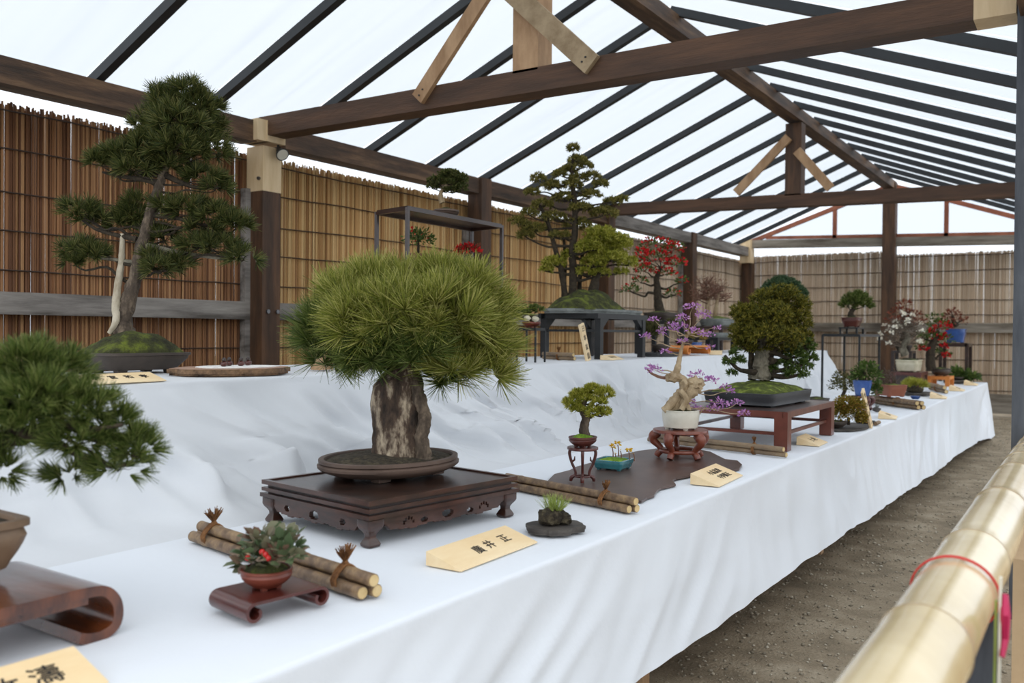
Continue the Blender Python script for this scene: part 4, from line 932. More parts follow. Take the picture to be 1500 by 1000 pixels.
tree(r, D5, tk, [(1145, 430, 26, 13, 0), (1120, 437, 22, 14, 0), (1165, 448, 24, 16, .03), (1100, 462, 26, 15, -.03), (1085, 458, 16, 14, 0), (1130, 460, 32, 18, -.08), (1168, 470, 22, 18, 0), (1090, 485, 22, 18, -.04), (1120, 490, 30, 20, -.10), (1150, 495, 28, 18, -.08), (1085, 502, 14, 14, 0), (1128, 475, 45, 40, .10), (1150, 510, 28, 14, .05), (1175, 495, 16, 14, .02), (1110, 510, 22, 10, .02)],
     'spruce', 'bark_dark', 'spruce_dark', dens=1.5, nl=6.5, nw=1.7, per=14, up=.5, down=.6)
tree(r, D5, tk, [(1180, 508, 14, 14, 0), (1165, 520, 16, 8, 0), (1170, 535, 22, 8, 0), (1185, 525, 12, 8, .04), (1165, 548, 20, 7, -.03), (1078, 517, 8, 6, -.06), (1068, 530, 9, 5, -.08), (1085, 528, 8, 5, -.07), (1142, 532, 7, 4, 0), (1132, 540, 6, 3, 0), (1072, 545, 6, 4, -.05)], 'spruce', 'bark_dark', 'leaf_green', dens=1.3, nl=6.5, nw=1.7, per=14, maxb=4)
wedge_sign((-1.045, 4.235, TZ), 2, .175, .10, .036, 'small pale name sign against the front leg of the red-brown table', [('村', -.06, .05), ('上', -.11, .05)], .036)
# --- yellow shrub, its slab, leaning board
slab((-1.12, 4.98, TZ), .25, .10, .008, 0, 'slate', 'thin grey board behind the red-brown table, under the yellow shrub', 9, .12, False, n=24)
p_ = np.array([-1.16, 4.86, TZ+.009]); r = thing('dwarf_shrub', p_, 'rounded yellow-olive dwarf shrub in a dark bowl right of the red-brown table', 'potted plant')
pot(r, frame(p_), .062, .058, .035, 'clay_dark', e=2, foot=.6, soil='moss_dark', sh=.01, fh=.003); Ds = dep(p_)
tk = trunkof(r, Ds, [(1243, 622, 0), (1243, 612, 0)], [2.5, 2], 'bark_dark', 'stem', n=6)
for x, y, rx, ry in ((1243, 607, 20, 16), (1240, 590, 17, 10), (1255, 598, 12, 16), (1230, 602, 12, 14), (1262, 612, 8, 10)): leaves('foliage', 'leaf_yellow', r, P(x, y, Ds), (rx*Ds/FPX, rx*Ds/FPX, ry*Ds/FPX), 800, .014, .5, lo=.2)
u = upright_sign((-1.02, 5.075, TZ), 4, .050, .235, .14, -.48, 'narrow pale board with writing leaning in front of the blue pot', '野村正一', .028)
# --- little accent on black tray
p_ = np.array([-1.085, 5.23, TZ]); r = thing('accent_tray', p_, 'tiny black tray with a dark twisted ornament behind the leaning board', 'ornament')
MB(frame(p_)).loft([(.052, .04, 0), (.055, .043, .02), (.05, .038, .02), (.05, .038, .012)], e=8, n=24).build('tray', 'black', r); 
for a in ((-.015, 0, .05), (.012, 0, .058), (.03, .0, .04), (-.03, 0, .034)): MB(frame(p_)).tube([(0, 0, .012), (a[0]*.5, .006, a[2]*.7), a], [.006, .005, .002], 6).build('twist', 'slate', r, True)
MB(frame(p_)).tube([(-.05, -.06, .012), (.05, -.06, .012)], .011, 10).build('short_pole', 'pole', r, True)
# --- shrub in blue pot on red stool
p_ = np.array([-1.315, 6.22, TZ]); cabriole_stand(p_, .075, .095, 'lacquer_red', 'small low red stand under the blue pot', 4, .012, .25, False, .011, .7)
p_ = p_+np.array([0, 0, .0955]); r = thing('potted_shrub', p_, 'dark green leafy shrub in a tapered blue glazed pot', 'potted plant'); Db = dep(p_)
pot(r, frame(p_), .064, .064, .105, 'glaze_blue', e=2, foot=.66, rim=.007, lip=.003, soil='soil', sh=.008, feet=False, fh=.001)
trunkof(r, Db, [(1266, 562, 0), (1267, 550, 0), (1265, 540, 0)], [2.5, 2, 1.5], 'bark_dark', 'stem', n=6)
for x, y, rx, ry, dd in ((1268, 546, 20, 13, 0), (1256, 552, 10, 9, .02), (1280, 552, 11, 14, 0), (1270, 537, 14, 8, 0), (1284, 572, 7, 14, .04)): leaves('foliage', 'leaf_green', r, P(x, y, Db+dd), (rx*Db/FPX, rx*Db/FPX, ry*Db/FPX), 240, .022, .55, lo=.2)
p_ = np.array([-1.67, 6.42, TZ]); r = thing('potted_shrub', p_, 'low spreading olive shrub in a dark pot beside the blue pot', 'potted plant'); Db = dep(p_)
pot(r, frame(p_), .10, .08, .05, 'clay_dark', e=6, foot=.8, soil='moss_dark', sh=.02, fh=.004)
trunkof(r, Db, [(1234, 580, 0), (1238, 570, 0), (1236, 560, 0)], [3, 2.5, 1.5], 'bark_dark', 'stem', n=6)
for x, y, rx, ry, dd in ((1226, 565, 12, 10, -.05), (1240, 560, 14, 12, 0), (1232, 552, 12, 8, .03), (1246, 568, 10, 10, 0)): leaves('foliage', 'leaf_olive', r, P(x, y, Db+dd), (rx*Db/FPX, rx*Db/FPX, ry*Db/FPX), 190, .02, .5, lo=.2)
p_ = np.array([-1.20, 6.10, TZ]); r = thing('ornament', p_, 'tiny grey-blue ornament on the white cloth right of the small red stand', 'ornament')
MB().blob(p_+np.array([0, 0, .018]), (.026, .020, .018), 2, .3, 3, 2).build('body', 'slate', r, True); MB().blob(p_+np.array([.0, .02, .04]), (.012, .014, .012), 2, .2, 3, 5).build('head', 'grey_stone', r, True)
# --- metal stand with the tiny pine
A_ = (-1.77, 6.35); cs = [A_, (-1.50, 6.35), (-1.50, 6.95), (-1.77, 6.95)]
cs = [tuple(XP(1205, 520, -1.77)[:2]), tuple(XP(1238, 520, -1.60)[:2])]; 
q1 = P(1205, 500, 6.7); q2 = P(1259, 500, 6.55); q3 = P(1288, 500, 6.95); q4 = P(1237, 500, 7.1)
rod_stand([(q1[0], q1[1]), (q2[0], q2[1]), (q3[0], q3[1]), (q4[0], q4[1])], TZ, 1.083, .014, 'black', 'thin black metal stand rising behind the spruce tray, small pine on top')
mc = (q1+q2+q3+q4)/4; mc[2] = 1.09; r = thing('mini_table', mc, 'tiny black table on top of the thin black metal stand', 'display stand')
MB(frame(mc)).box((0, 0, .045), (.24, .14, .010)).build('top', 'black', r)
for i in (-1, 1):
    for j in (-1, 1): MB(frame(mc)).box((i*.105, j*.06, .02), (.014, .014, .04)).build('leg', 'black', r)
mc2 = mc+np.array([0, 0, .051]); r = thing('pine_bonsai', mc2, 'tiny green pine in a red-brown pot high on the thin black metal stand', 'bonsai'); Dm = dep(mc2)
pot(r, frame(mc2), .085, .07, .075, 'clay_maroon', e=5, foot=.72, soil='moss_dark', sh=.015, fh=.006)
tk = trunkof(r, Dm, [(1249, 466, 0), (1246, 460, 0), (1250, 452, 0)], [5, 4, 3], 'bark_dark')
tree(r, Dm, tk, [(1250, 443, 16, 10, 0), (1264, 446, 12, 11, 0), (1243, 448, 10, 7, 0), (1258, 437, 12, 7, .02)], 'pine', 'bark_dark', 'n_green', nl=9, nw=1.1, dens=5, per=30)
# --- terracotta tray on bamboo
bundle((-1.372, 6.90), (-.99, 6.50), .0165, 'light bamboo poles under the terracotta tray', poles=4, ties=(.5,), tuft=False)
tp = np.array([-1.29, 6.83, TZ+.067]); tp = np.array([-1.245, 6.76, TZ+.067]); T = frame(tp, 40); r = thing('silver_shrub', tp, 'silvery low shrub in a rectangular terracotta tray resting on bamboo poles', 'potted plant')
pot(r, T, .125, .075, .085, 'terracotta', e=9, foot=.82, rim=.009, lip=.004, soil='moss', sh=.012, fh=.006); Dr = dep(tp)
for k in range(26):
    x = random.gauss(1300, 12); y = random.uniform(535, 562) if k % 3 else random.uniform(548, 566); branch(r, P(1305+random.uniform(-12, 12), 567, Dr+random.uniform(-.04, .04)), .003, P(x, y, Dr+random.uniform(-.08, .08)), 'twig', -.1, .001)
leaves('foliage', 'twig', r, P(1296, 552, Dr), (.07, .07, .05), 160, .014, .35, lo=.1)
p_ = np.array([-1.045, 6.58, TZ+.066]); o = MB(frame(p_)).loft([(.022, .022, 0), (.034, .034, .018), (.036, .036, .02), (.031, .031, .018), (.02, .02, .008)], n=24, capt=True).build('dish', 'glaze_blue'); tag(o, 'small round blue dish on the bamboo poles beside the terracotta tray', 'dish')
wedge_sign((-1.03, 5.86, TZ), 8, .20, .10, .035, 'plain pale sign between the leaning board and the bamboo poles', [('木村', -.10, .05)], .036, m='ink_soft')
# --- yellow-green grass on dark slab
slab((-1.27, 8.10, TZ), .17, .11, .02, 0, 'slate', 'dark flat slab under the yellow-green moss ball', 3, .2)
p_ = np.array([-1.29, 8.08, TZ+.0245]); r = thing('moss_ball', p_, 'bright yellow-green cushion of fine grass on a dark slab', 'potted plant'); Dy = dep(p_)
MB().blob(p_+np.array([0, 0, .02]), (.07, .07, .03), 2, .2, 3, 2, flat=p_[2]).build('soil_ball', 'soil', r, True)
needles('grass', 'fresh', r, p_+np.array([0, 0, .05]), (.09, .09, .04), 90, 22, .05, .0035, .6, .8, .3, .3)
wedge_sign((-1.03, 8.00, TZ), 6, .24, .12, .042, 'pale sign in front of the dark slab with the moss ball', [('石田', -.12, .055)], .045, m='ink_soft')
# --- blossoming plum, carved red box stand
k6 = P(1332, 500, 8.6); T6, _ = plain_table((k6[0]+.14, k6[1]-.20, TZ), 0, .40, .28, .150, 'carved dark red box stand under the cream pot of white blossom', .05, top='lacquer_red', m='lacquer_red', rail=None, tt=.03)
for y in (-.13, .13): MB(T6).box((0, y*.92, .07), (.30, .012, .115)).build('carved_panel', 'lacquer_dark', _)
for x in (-.18, .18): MB(T6).box((x, 0, .07), (.012, .18, .115)).build('carved_panel', 'lacquer_dark', _)
pc = T6.translation.copy(); pc = np.array([pc[0], pc[1]+.0, TZ+.1515]); r = thing('plum_bonsai', pc, 'bare-twigged bonsai with sparse white blossom in a cream rectangular pot', 'bonsai'); Dp = dep(pc)
pot(r, frame(pc), .165, .105, .115, 'glaze_cream', e=8, foot=.86, rim=.014, lip=.008, soil='moss_dark', sh=.02, fh=.010)
tk = trunkof(r, Dp, [(1326, 520, 0), (1322, 508, 0), (1330, 495, 0), (1324, 480, .02), (1328, 468, 0)], [6, 5, 4, 3, 2], 'bark_grey')
A = np.array(tk[0]); tips = []
for k in range(110):
    a = random.uniform(-.25, PI+.25); q = random.uniform(.45, 1); x = 1322+math.cos(a)*q*38; y = 498-math.sin(a)*q*42; tips.append(P(x, y, Dp+random.uniform(-.22, .22)))
for t in tips[:40]:
    i = int(np.argmin(np.linalg.norm(A-t, axis=1)+1.2*np.maximum(0, A[:, 2]-t[2]+.03))); branch(r, A[i], .007, t, 'twig', 0, .002)
twigs('twigs', 'twig', r, [tips[k % 40]*.6+A[len(A)//2]*.4 for k in range(110)], tips, .0028, .12)
for k in range(26): t = tips[k*3]; leaves('blossom', 'petal_white', r, t, (.014, .014, .012), 12, .026, .85, lo=.1)
# --- red tree behind the plum
k7 = P(1324, 500, 9.3); plain_table((k7[0]+.10, k7[1]-.13, TZ), 0, .26, .2, .34, 'dark small stand behind the white blossom bonsai', .03, top='black', m='lacquer_dark', rail=.5)
p_ = np.array([k7[0], k7[1], TZ+.342]); r = thing('red_leaved_bonsai', p_, 'small bonsai with red-brown leaves behind the white blossom', 'bonsai'); Dq = dep(p_)
pot(r, frame(p_), .10, .08, .06, 'clay_dark', e=4, foot=.75, soil='moss_dark', sh=.01)
tk = trunkof(r, Dq, [(1321, 500, 0), (1325, 485, 0), (1322, 470, 0), (1328, 455, 0)], [4, 3.5, 3, 2], 'bark_dark')
tree(r, Dq, tk, [(1326, 446, 12, 6, 0), (1318, 457, 16, 7, 0), (1336, 460, 14, 7, 0), (1310, 470, 16, 6, 0), (1345, 472, 14, 6, 0), (1328, 470, 18, 8, .05)], 'leaf', 'bark_dark', 'leaf_red', nl=5, dens=.8)
# --- red quince on orange stand
k8 = P(1379, 500, 8.95); plain_table((k8[0]+.10, k8[1]-.17, TZ), 0, .34, .20, .095, 'low orange wooden stand under the red-flowering bonsai', .04, top='orange', m='orange', rail=None, tt=.03)
pc = np.array([k8[0], k8[1], TZ+.0965]); r = thing('quince_bonsai', pc, 'bonsai with bright red blossom and green leaves in a round brown pot', 'bonsai'); Dk = dep(pc)
pot(r, frame(pc), .115, .09, .075, 'clay_dark', e=2, foot=.7, belly=.1, soil='moss_dark', sh=.02, fh=.008)
tk = trunkof(r, Dk, [(1364, 543, 0), (1363, 515, 0), (1368, 500, 0), (1374, 485, 0)], [7, 6, 5, 3], 'bark_dark')
tree(r, Dk, tk, [(1376, 478, 18, 10, 0), (1368, 495, 16, 9, 0), (1385, 500, 14, 10, 0), (1352, 492, 12, 7, 0), (1380, 518, 12, 7, 0), (1350, 508, 9, 6, 0), (1372, 465, 12, 6, 0)], 'leaf', 'bark_dark', 'leaf_green', nl=6, dens=.55)
for x, y, rx, ry in ((1384, 474, 8, 4), (1373, 480, 9, 4), (1388, 480, 6, 4), (1372, 495, 10, 4), (1382, 492, 6, 4), (1353, 511, 7, 3), (1386, 520, 7, 3), (1366, 484, 5, 4), (1383, 507, 5, 3)): leaves('blossom', 'petal_red', r, P(x, y, Dk-.03), (rx*Dk/FPX, rx*Dk/FPX, ry*Dk/FPX), 40, .028, .9, lo=.2)
# --- blue pot on tall stand at the far end
z = P(1399, 502, 9.9)[2]; c_ = P(1400, 500, 9.9)
rod_stand([(c_[0]-.13, c_[1]-.16), (c_[0]+.13, c_[1]-.16), (c_[0]+.13, c_[1]+.16), (c_[0]-.13, c_[1]+.16)], TZ, z-.006, .035, 'lacquer_dark', 'tall dark wooden stand at the far end holding the blue pot')
pc = np.array([c_[0], c_[1], z+.001]); r = thing('maple_bonsai', pc, 'dark red-leaved bonsai in a bright blue pot on the tall far stand', 'bonsai'); Dl = dep(pc)
pot(r, frame(pc), .115, .105, .155, 'glaze_blue', e=5, foot=.78, rim=.012, lip=.006, soil='soil', sh=.01, fh=.006)
tk = trunkof(r, Dl, [(1401, 478, 0), (1397, 470, 0), (1395, 462, 0)], [4, 3, 2], 'bark_dark')
tree(r, Dl, tk, [(1394, 462, 14, 7, 0), (1403, 472, 14, 5, 0), (1386, 470, 10, 5, 0), (1411, 467, 8, 3, 0), (1394, 455, 8, 4, 0)], 'leaf', 'bark_dark', 'leaf_red', nl=5, dens=.7)
# --- succulents at the far corner
slab((-1.27, 10.5, TZ), .24, .12, .03, 0, 'slate', 'long dark tray-like board near the far corner of the front table', 6, .1)
p_ = np.array([-1.27, 10.5, TZ+.0345]); r = thing('leafy_plant', p_, 'low green broad-leaved plant near the far corner of the front table', 'potted plant'); Dv = dep(p_)
pot(r, frame(p_), .13, .08, .03, 'clay_dark', e=2, soil='soil', sh=.01)
for x, y, rx, ry in ((1412, 550, 12, 8), (1402, 547, 8, 7), (1425, 553, 8, 6)): leaves('foliage', 'leaf_green', r, P(x, y, Dv), (rx*Dv/FPX, rx*Dv/FPX, ry*Dv/FPX), 90, .06, .5, lo=.1)
bundle((-1.30, 8.95), (-1.10, 8.45), .018, 'dark poles lying in front of the orange stand', poles=2, ties=(.5,), tuft=False, m='pole_grey')
wedge_sign((-1.03, 9.18, TZ), 3, .24, .12, .045, 'pale sign next to the dark poles near the far end', [('大島', -.12, .055)], .045, m='ink_soft')
wedge_sign((-1.04, 10.35, TZ), 3, .28, .12, .045, 'farthest pale sign, at the far corner beside the leafy plant', [('松井', -.12, .055)], .045, m='ink_soft')
# ================================================================== BACK TABLE
p_ = XP(196, 545, -2.74); p_[2] = BZ; T = frame(p_, 0); r = thing('pine_bonsai', p_, 'tall two-trunked pine bonsai with mossy mound in a wide dark pot on the back table', 'bonsai')
D6 = dep(p_); s6 = D6/FPX
pot(r, T, .165, .12, .070, 'clay_dark', e=6, foot=.72, rim=.010, lip=.006, soil='moss_dark', sh=.075, fh=.012, seed=8, n=56)
tk = trunkof(r, D6, [(182, 492, 0), (181, 470, 0), (188, 440, 0), (199, 405, 0), (205, 375, 0), (212, 345, .0), (222, 305, 0), (232, 275, 0), (245, 240, 0), (262, 205, 0), (272, 165, 0)], [17, 12, 10.5, 9.5, 9, 8, 7, 6.5, 5, 4, 3], 'bark_pine', jit=.18)
t2 = trunkof(r, D6, [(160, 488, -.03), (170, 470, -.03), (170, 445, -.02), (174, 410, -.01), (178, 380, 0), (179, 342, 0)], [3, 5, 6, 5, 4.5, 3], 'bark_white', 'dead_trunk')
trunkof(r, D6, [(236, 268, 0), (205, 262, 0), (175, 258, 0), (150, 252, 0)], [5, 3.5, 2.5, 1.5], 'bark_dark', 'branch'); trunkof(r, D6, [(242, 256, 0), (262, 266, 0), (290, 275, 0), (320, 275, 0)], [5, 3.5, 2.5, 1.5], 'bark_dark', 'branch')
trunkof(r, D6, [(215, 360, 0), (250, 368, 0), (290, 374, 0), (340, 380, 0)], [5, 4, 3, 1.5], 'bark_grey', 'branch'); trunkof(r, D6, [(222, 315, 0), (262, 320, 0), (300, 330, 0), (330, 330, 0)], [4, 3, 2.5, 1.5], 'bark_dark', 'branch')
trunkof(r, D6, [(200, 350, 0), (170, 344, 0), (140, 335, 0), (118, 320, 0)], [4, 3, 2.5, 1.5], 'bark_dark', 'branch'); trunkof(r, D6, [(198, 384, 0), (165, 380, 0), (130, 376, 0)], [3, 2.5, 1.5], 'bark_grey', 'branch')
tree(r, D6, tk, [(272, 140, 27, 20, 0), (292, 158, 29, 23, 0), (245, 160, 29, 25, 0), (232, 138, 9, 9, 0), (300, 190, 31, 27, .04), (265, 185, 40, 29, -.05), (228, 192, 34, 27, 0), (215, 220, 38, 23, 0), (262, 220, 45, 25, -.04), (305, 222, 34, 23, 0), (180, 232, 31, 16, 0), (150, 240, 29, 12, 0), (200, 248, 34, 14, -.03), (240, 244, 34, 16, 0), (300, 262, 31, 14, 0), (315, 275, 20, 12, 0), (165, 225, 18, 9, .03),
     (118, 312, 25, 16, 0), (135, 322, 20, 14, 0), (120, 366, 29, 14, 0), (110, 385, 16, 9, 0), (140, 375, 20, 14, 0), (195, 320, 25, 18, .06), (178, 330, 18, 14, .05), (200, 300, 18, 12, .05), (240, 302, 18, 12, 0), (280, 310, 34, 16, 0), (315, 318, 31, 16, 0), (345, 330, 23, 14, 0), (300, 335, 23, 9, 0), (240, 350, 27, 14, .04),
     (320, 365, 36, 17, 0), (355, 378, 27, 12, 0), (290, 360, 25, 14, 0), (235, 395, 25, 14, -.03), (265, 388, 20, 14, 0), (225, 378, 18, 9, 0)], 'pine', 'bark_dark', 'n_dark', nl=19, nw=1.3, dens=1.15, per=40, spread=.85, up=.35, sag=.02, maxb=99, bscale=.3)
wedge_sign((-2.245, 1.575, BZ), 3, .235, .075, .024, 'tan name sign in front of the wide dark pot on the back table', [('久', -.19, .04), ('宮', -.145, .04), ('和', -.095, .04), ('孝', -.045, .04)], .028)
# log slice with sand and four little balls
T = frame((-2.42, 1.945, BZ), -4); r = thing('log_slice', T.translation, 'flat round slice of log with bark edge, beside the tan name sign', 'display board')
out = irregular(56, .20, .15, .16, 3, 2.); MB(T).prism([(x*.96, y*.96) for x, y in out], .001, .008).prism(out, .008, .022).build('bark_rim', 'barkedge', r)
MB(T).prism([(x*.965, y*.965) for x, y in out], .0225, .024).build('cut_face', 'slice', r)
o = MB(T).prism([(x*.68+.025, y*.68+.0) for x, y in irregular(40, .215, .16, .12, 8, 2.)], .0245, .027).build('white_sand_bed', 'sand'); tag(o, 'patch of white sand spread on the log slice', 'sand')
for i, (x, y) in enumerate(((303, 537), (317, 535), (324, 539), (343, 535))):
    q = TP(x, y+4, BZ+.028); q = np.array([max(-2.55, min(-2.36, q[0])), 1.83+.085*[0, .9, 1.2, 2.2][i]*1.0, BZ+.027]); q = np.array([-2.42-.03*(i % 2), 1.915+[0, .045, .07, .125][i], BZ+.0272])
    f = thing('figurine', q, ['small dark brown ball-shaped figurine, first on the white sand', 'upright brown figurine behind the middle one on the white sand', 'largest brown figurine in the middle of the white sand', 'brown figurine nearest the bare edge of the white sand'][i], 'figurine', 'brown figurines on the white sand')
    MB().blob(q+np.array([0, 0, .0085]), (.013, .013, .009), 2, .1).build('body', 'lacquer_red', f, True); MB().blob(q+np.array([0, 0, .022]), (.008, .008, .008), 2, .1).build('head', 'lacquer_dark', f, True)
    MB().box(q+np.array([0.002, 0.009, .012]), (.006, .006, .006)).build('tail', 'lacquer_dark', f)
# brown block and the things seen through the big pine
q = TP(426, 545, BZ); o = MB(frame((-2.42, 2.36, BZ), 0)).box((0, 0, .088), (.085, .05, .17), taper=.86).build('wooden_block', 'orange' if False else 'brace_wood'); tag(o, 'upright brown wooden block between the log slice and the long-needled pine', 'block')
upright_sign((-2.33, 2.50, BZ), 0, .04, .20, .2, -.2, 'pale leaning board half hidden behind the long-needled pine', '山本', .03)
slab((-2.47, 2.66, BZ), .12, .10, .012, 0, 'cherry', 'reddish board seen through the lower needles of the long-needled pine', 4, .1, True)
p_ = np.array([-2.47, 2.66, BZ+.017]); r = thing('stone_planting', p_, 'pale stones with dark roots on the reddish board behind the long-needled pine', 'potted plant')
for i, (a, b, c, m_) in enumerate(((-.07, 0, .03, 'grey_stone'), (-.03, .02, .038, 'glaze_cream'), (.03, -.01, .04, 'bark_dark'), (.07, .02, .028, 'clay_red'), (-.02, -.05, .022, 'glaze_cream'))): MB(frame(p_)).blob((a, b, c*.8), (c, c*.8, c*.8), 2, .5, 2, i, flat=0).build('stone' if i != 2 else 'root', m_, r, True)
needles('foliage', 'n_green', r, P(545, 500, dep(p_)), (.07, .07, .03), 20, 20, .03, .0012)
# tall shelf
zt = 1.60; c1 = TP(597, 301, zt); c2 = TP(735, 328, zt); c4 = TP(552, 308, zt); c3 = c2+(c4-c1); cs = [(c[0], c[1]) for c in (c1, c2, c3, c4)]
rod_stand(cs, BZ, zt-.006, .014, 'lacquer_dark', 'tall four-legged metal shelf behind the long-needled pine')
pc = TP(657, 306, zt)+0; pc = np.array([(c1[0]+c4[0])/2, c1[1]+(c2[1]-c1[1])*.52, zt+.0005]); Dn = dep(pc); pc = P(654, 312, Dn); pc = np.array([pc[0], pc[1], zt+.0005])
r = thing('juniper_bonsai', pc, 'small dark juniper in a shallow grey-brown bowl on top of the tall shelf', 'bonsai')
pot(r, frame(pc), .062, .055, .032, 'clay_brown', e=2, foot=.62, belly=.1, soil='moss_dark', sh=.018, fh=.004)
tk = trunkof(r, Dn, [(648, 297, 0), (645, 288, 0), (648, 278, 0), (655, 270, 0)], [4.5, 3.5, 2.5, 2], 'bark_pale')
tree(r, Dn, tk, [(657, 256, 18, 8, 0), (640, 264, 14, 7, 0), (672, 262, 14, 9, 0), (655, 268, 20, 7, 0), (634, 273, 10, 5, 0), (675, 275, 12, 7, 0), (660, 278, 14, 4, 0), (662, 262, 22, 12, .04)], 'spruce', 'bark_dark', 'n_dark', dens=3.2, nl=4, nw=1.6, per=12)
zm = zt-.24
MB().beam((*(np.array(cs[0])+np.array(cs[3]))/2, zm), (*(np.array(cs[1])+np.array(cs[2]))/2, zm), .16, .01).build('lower_shelf', 'lacquer_dark', bpy.data.objects['metal_stand.001'] if 'metal_stand.001' in bpy.data.objects else None) if False else None
for (x, y, rx, ry, m1, m2, lb, px0) in ((612, 348, 22, 14, 'leaf_green', 'petal_red', 'dark green plant with red berries showing under the tall shelf', 612), (686, 366, 16, 8, 'leaf_red', 'petal_red', 'crimson-leaved plant just showing above the long needles under the tall shelf', 686)):
    dd = Dn+.05; q = P(px0, 420, dd); base = np.array([q[0], q[1], BZ]); ph = P(px0, y+40, dd)[2]-BZ
    st_ = cabriole_stand(base, .06, ph, 'lacquer_red', 'slim stand under the '+('dark green berry plant' if px0 == 612 else 'crimson-leaved plant')+', hidden by the long needles', 4, .01, .2, True, .006)
    b2 = base+np.array([0, 0, ph+.0005]); r = thing('potted_plant', b2, lb, 'potted plant'); pot(r, frame(b2), .055, .055, .05, 'clay_red', e=2, foot=.6, soil='soil', sh=.01)
    trunkof(r, dd, [(x, y+28, 0), (x+1, y+12, 0), (x, y, 0)], [2.5, 2, 1.5], 'bark_dark', 'stem', n=6)
    for k in range(5): leaves('foliage', m1 if k < 3 or px0 == 612 else m2, r, P(x+random.uniform(-.5, .5)*rx, y+random.uniform(-.3, .4)*ry, dd), (rx*.7*dd/FPX, rx*.7*dd/FPX, ry*.8*dd/FPX), 60, .022, .4, lo=.2, up=.2)
    leaves('berries' if px0 == 612 else 'blossom', m2, r, P(x, y, dd-.01), (rx*dd/FPX, rx*dd/FPX, ry*dd/FPX), 16 if px0 == 612 else 80, .014, .9, lo=.4)
# small stand with a little pine
q = P(778, 522, 4.45); cs = [(q[0]+.05, q[1]-.04), (q[0]+.05, q[1]+.05), (q[0]-.06, q[1]+.05), (q[0]-.06, q[1]-.04)]; z1 = P(778, 480, 4.45)[2]
rod_stand(cs, BZ, z1-.006, .008, 'black', 'thin black stand left of the black table, holding a little pine')
b2 = np.array([q[0], q[1], z1+.0005]); r = thing('pine_bonsai', b2, 'little dark green pine over pale stones on the thin black stand', 'bonsai'); pot(r, frame(b2), .05, .045, .03, 'clay_red', e=2, foot=.5, soil='soil', sh=.02, belly=.1)
tk = trunkof(r, 4.45, [(778, 466, 0), (774, 460, 0)], [3, 2], 'bark_dark'); tree(r, 4.45, tk, [(772, 456, 16, 7, 0), (786, 455, 10, 6, 0), (765, 463, 10, 5, 0)], 'pine', 'bark_dark', 'n_green', nl=8, nw=1.1, dens=5, per=26)
for x, y in ((772, 466), (784, 467)): MB().blob(P(x, y, 4.40), (.018, .018, .014), 2, .4, 2, x).build('stone', 'glaze_cream', r, True)
bundle((-2.58, 4.20), (-2.34, 4.13), .011, 'dark thin poles lying at the foot of the leaning board on the back table', poles=2, ties=(.5,), m='pole_grey', z=BZ)
upright_sign((-2.29, 4.20, BZ), 6, .055, .205, .12, -.24, 'narrow wooden name board leaning before the black table', '日本盆栽', .036)
wedge_sign((-2.26, 4.56, BZ), 6, .19, .07, .026, 'small flat pale sign between the legs of the black table', [('佐々木', -.09, .036)], .030, m='ink_soft')
# black table with the spruce forest
DF = dep(XP(875, 523, -2.36)); c0 = XP(879, 523, -2.36)
TB, rb = plain_table((c0[0], c0[1], BZ), 0, .60, .40, .262, 'matte black table with bracketed legs, under the spruce forest', .038, top='black', m='black', rail=.62, tt=.03, over=.03)
for j in (-1, 1):
    for i in (-1, 1): MB(TB).add([(i*.262, j*.18-.015, .235), (i*.18, j*.18-.015, .235), (i*.262, j*.18-.015, .175), (i*.262, j*.18+.015, .235), (i*.18, j*.18+.015, .235), (i*.262, j*.18+.015, .175)], [(0, 1, 2), (3, 5, 4), (0, 3, 4, 1), (1, 4, 5, 2), (2, 5, 3, 0)]).build('bracket', 'black', rb)
sc = np.array([TB.translation[0], TB.translation[1], BZ+.2625]); T = frame(sc, -6)
r = thing('spruce_forest', sc, 'tall multi-trunk spruce group on a mossy mound over a grey slab, on the black table', 'bonsai')
out = irregular(44, .42, .21, .12, 5, 1.5); MB(T).prism([(x*.97, y*.97) for x, y in out], 0, .012).prism(out, .012, .026).build('stone_slab', 'grey_stone', r)
V = []; mound(r, frame(sc+np.array([-.0, -.10, 0]), -6), .30, .17, .024, .11, 'moss_dark', seed=5, amp=.35, fr=9); mound(r, frame(sc+np.array([.0, .17, 0]), -6), .15, .10, .024, .05, 'moss_dark', seed=7)
DT = dep(sc)
ta = trunkof(r, DT, [(838, 446, 0), (840, 400, 0), (838, 370, 0), (842, 340, 0), (842, 300, 0), (838, 260, .0), (840, 225, 0)], [7, 5.5, 5, 4.5, 4, 3, 1.5], 'bark_dark')
for pts, rd in (([(830, 446, .0), (822, 395, 0), (812, 360, 0), (802, 325, 0), (790, 300, 0)], [5, 4, 3.5, 3, 2]), ([(848, 446, .04), (850, 395, .05), (855, 360, .05)], [4, 3, 2]), ([(865, 446, 0), (872, 410, 0), (880, 390, 0)], [10, 6, 4]), ([(824, 446, .05), (828, 390, .05), (826, 350, .05)], [3, 2.5, 2])): trunkof(r, DT, pts, rd, 'bark_dark', 'side_trunk')
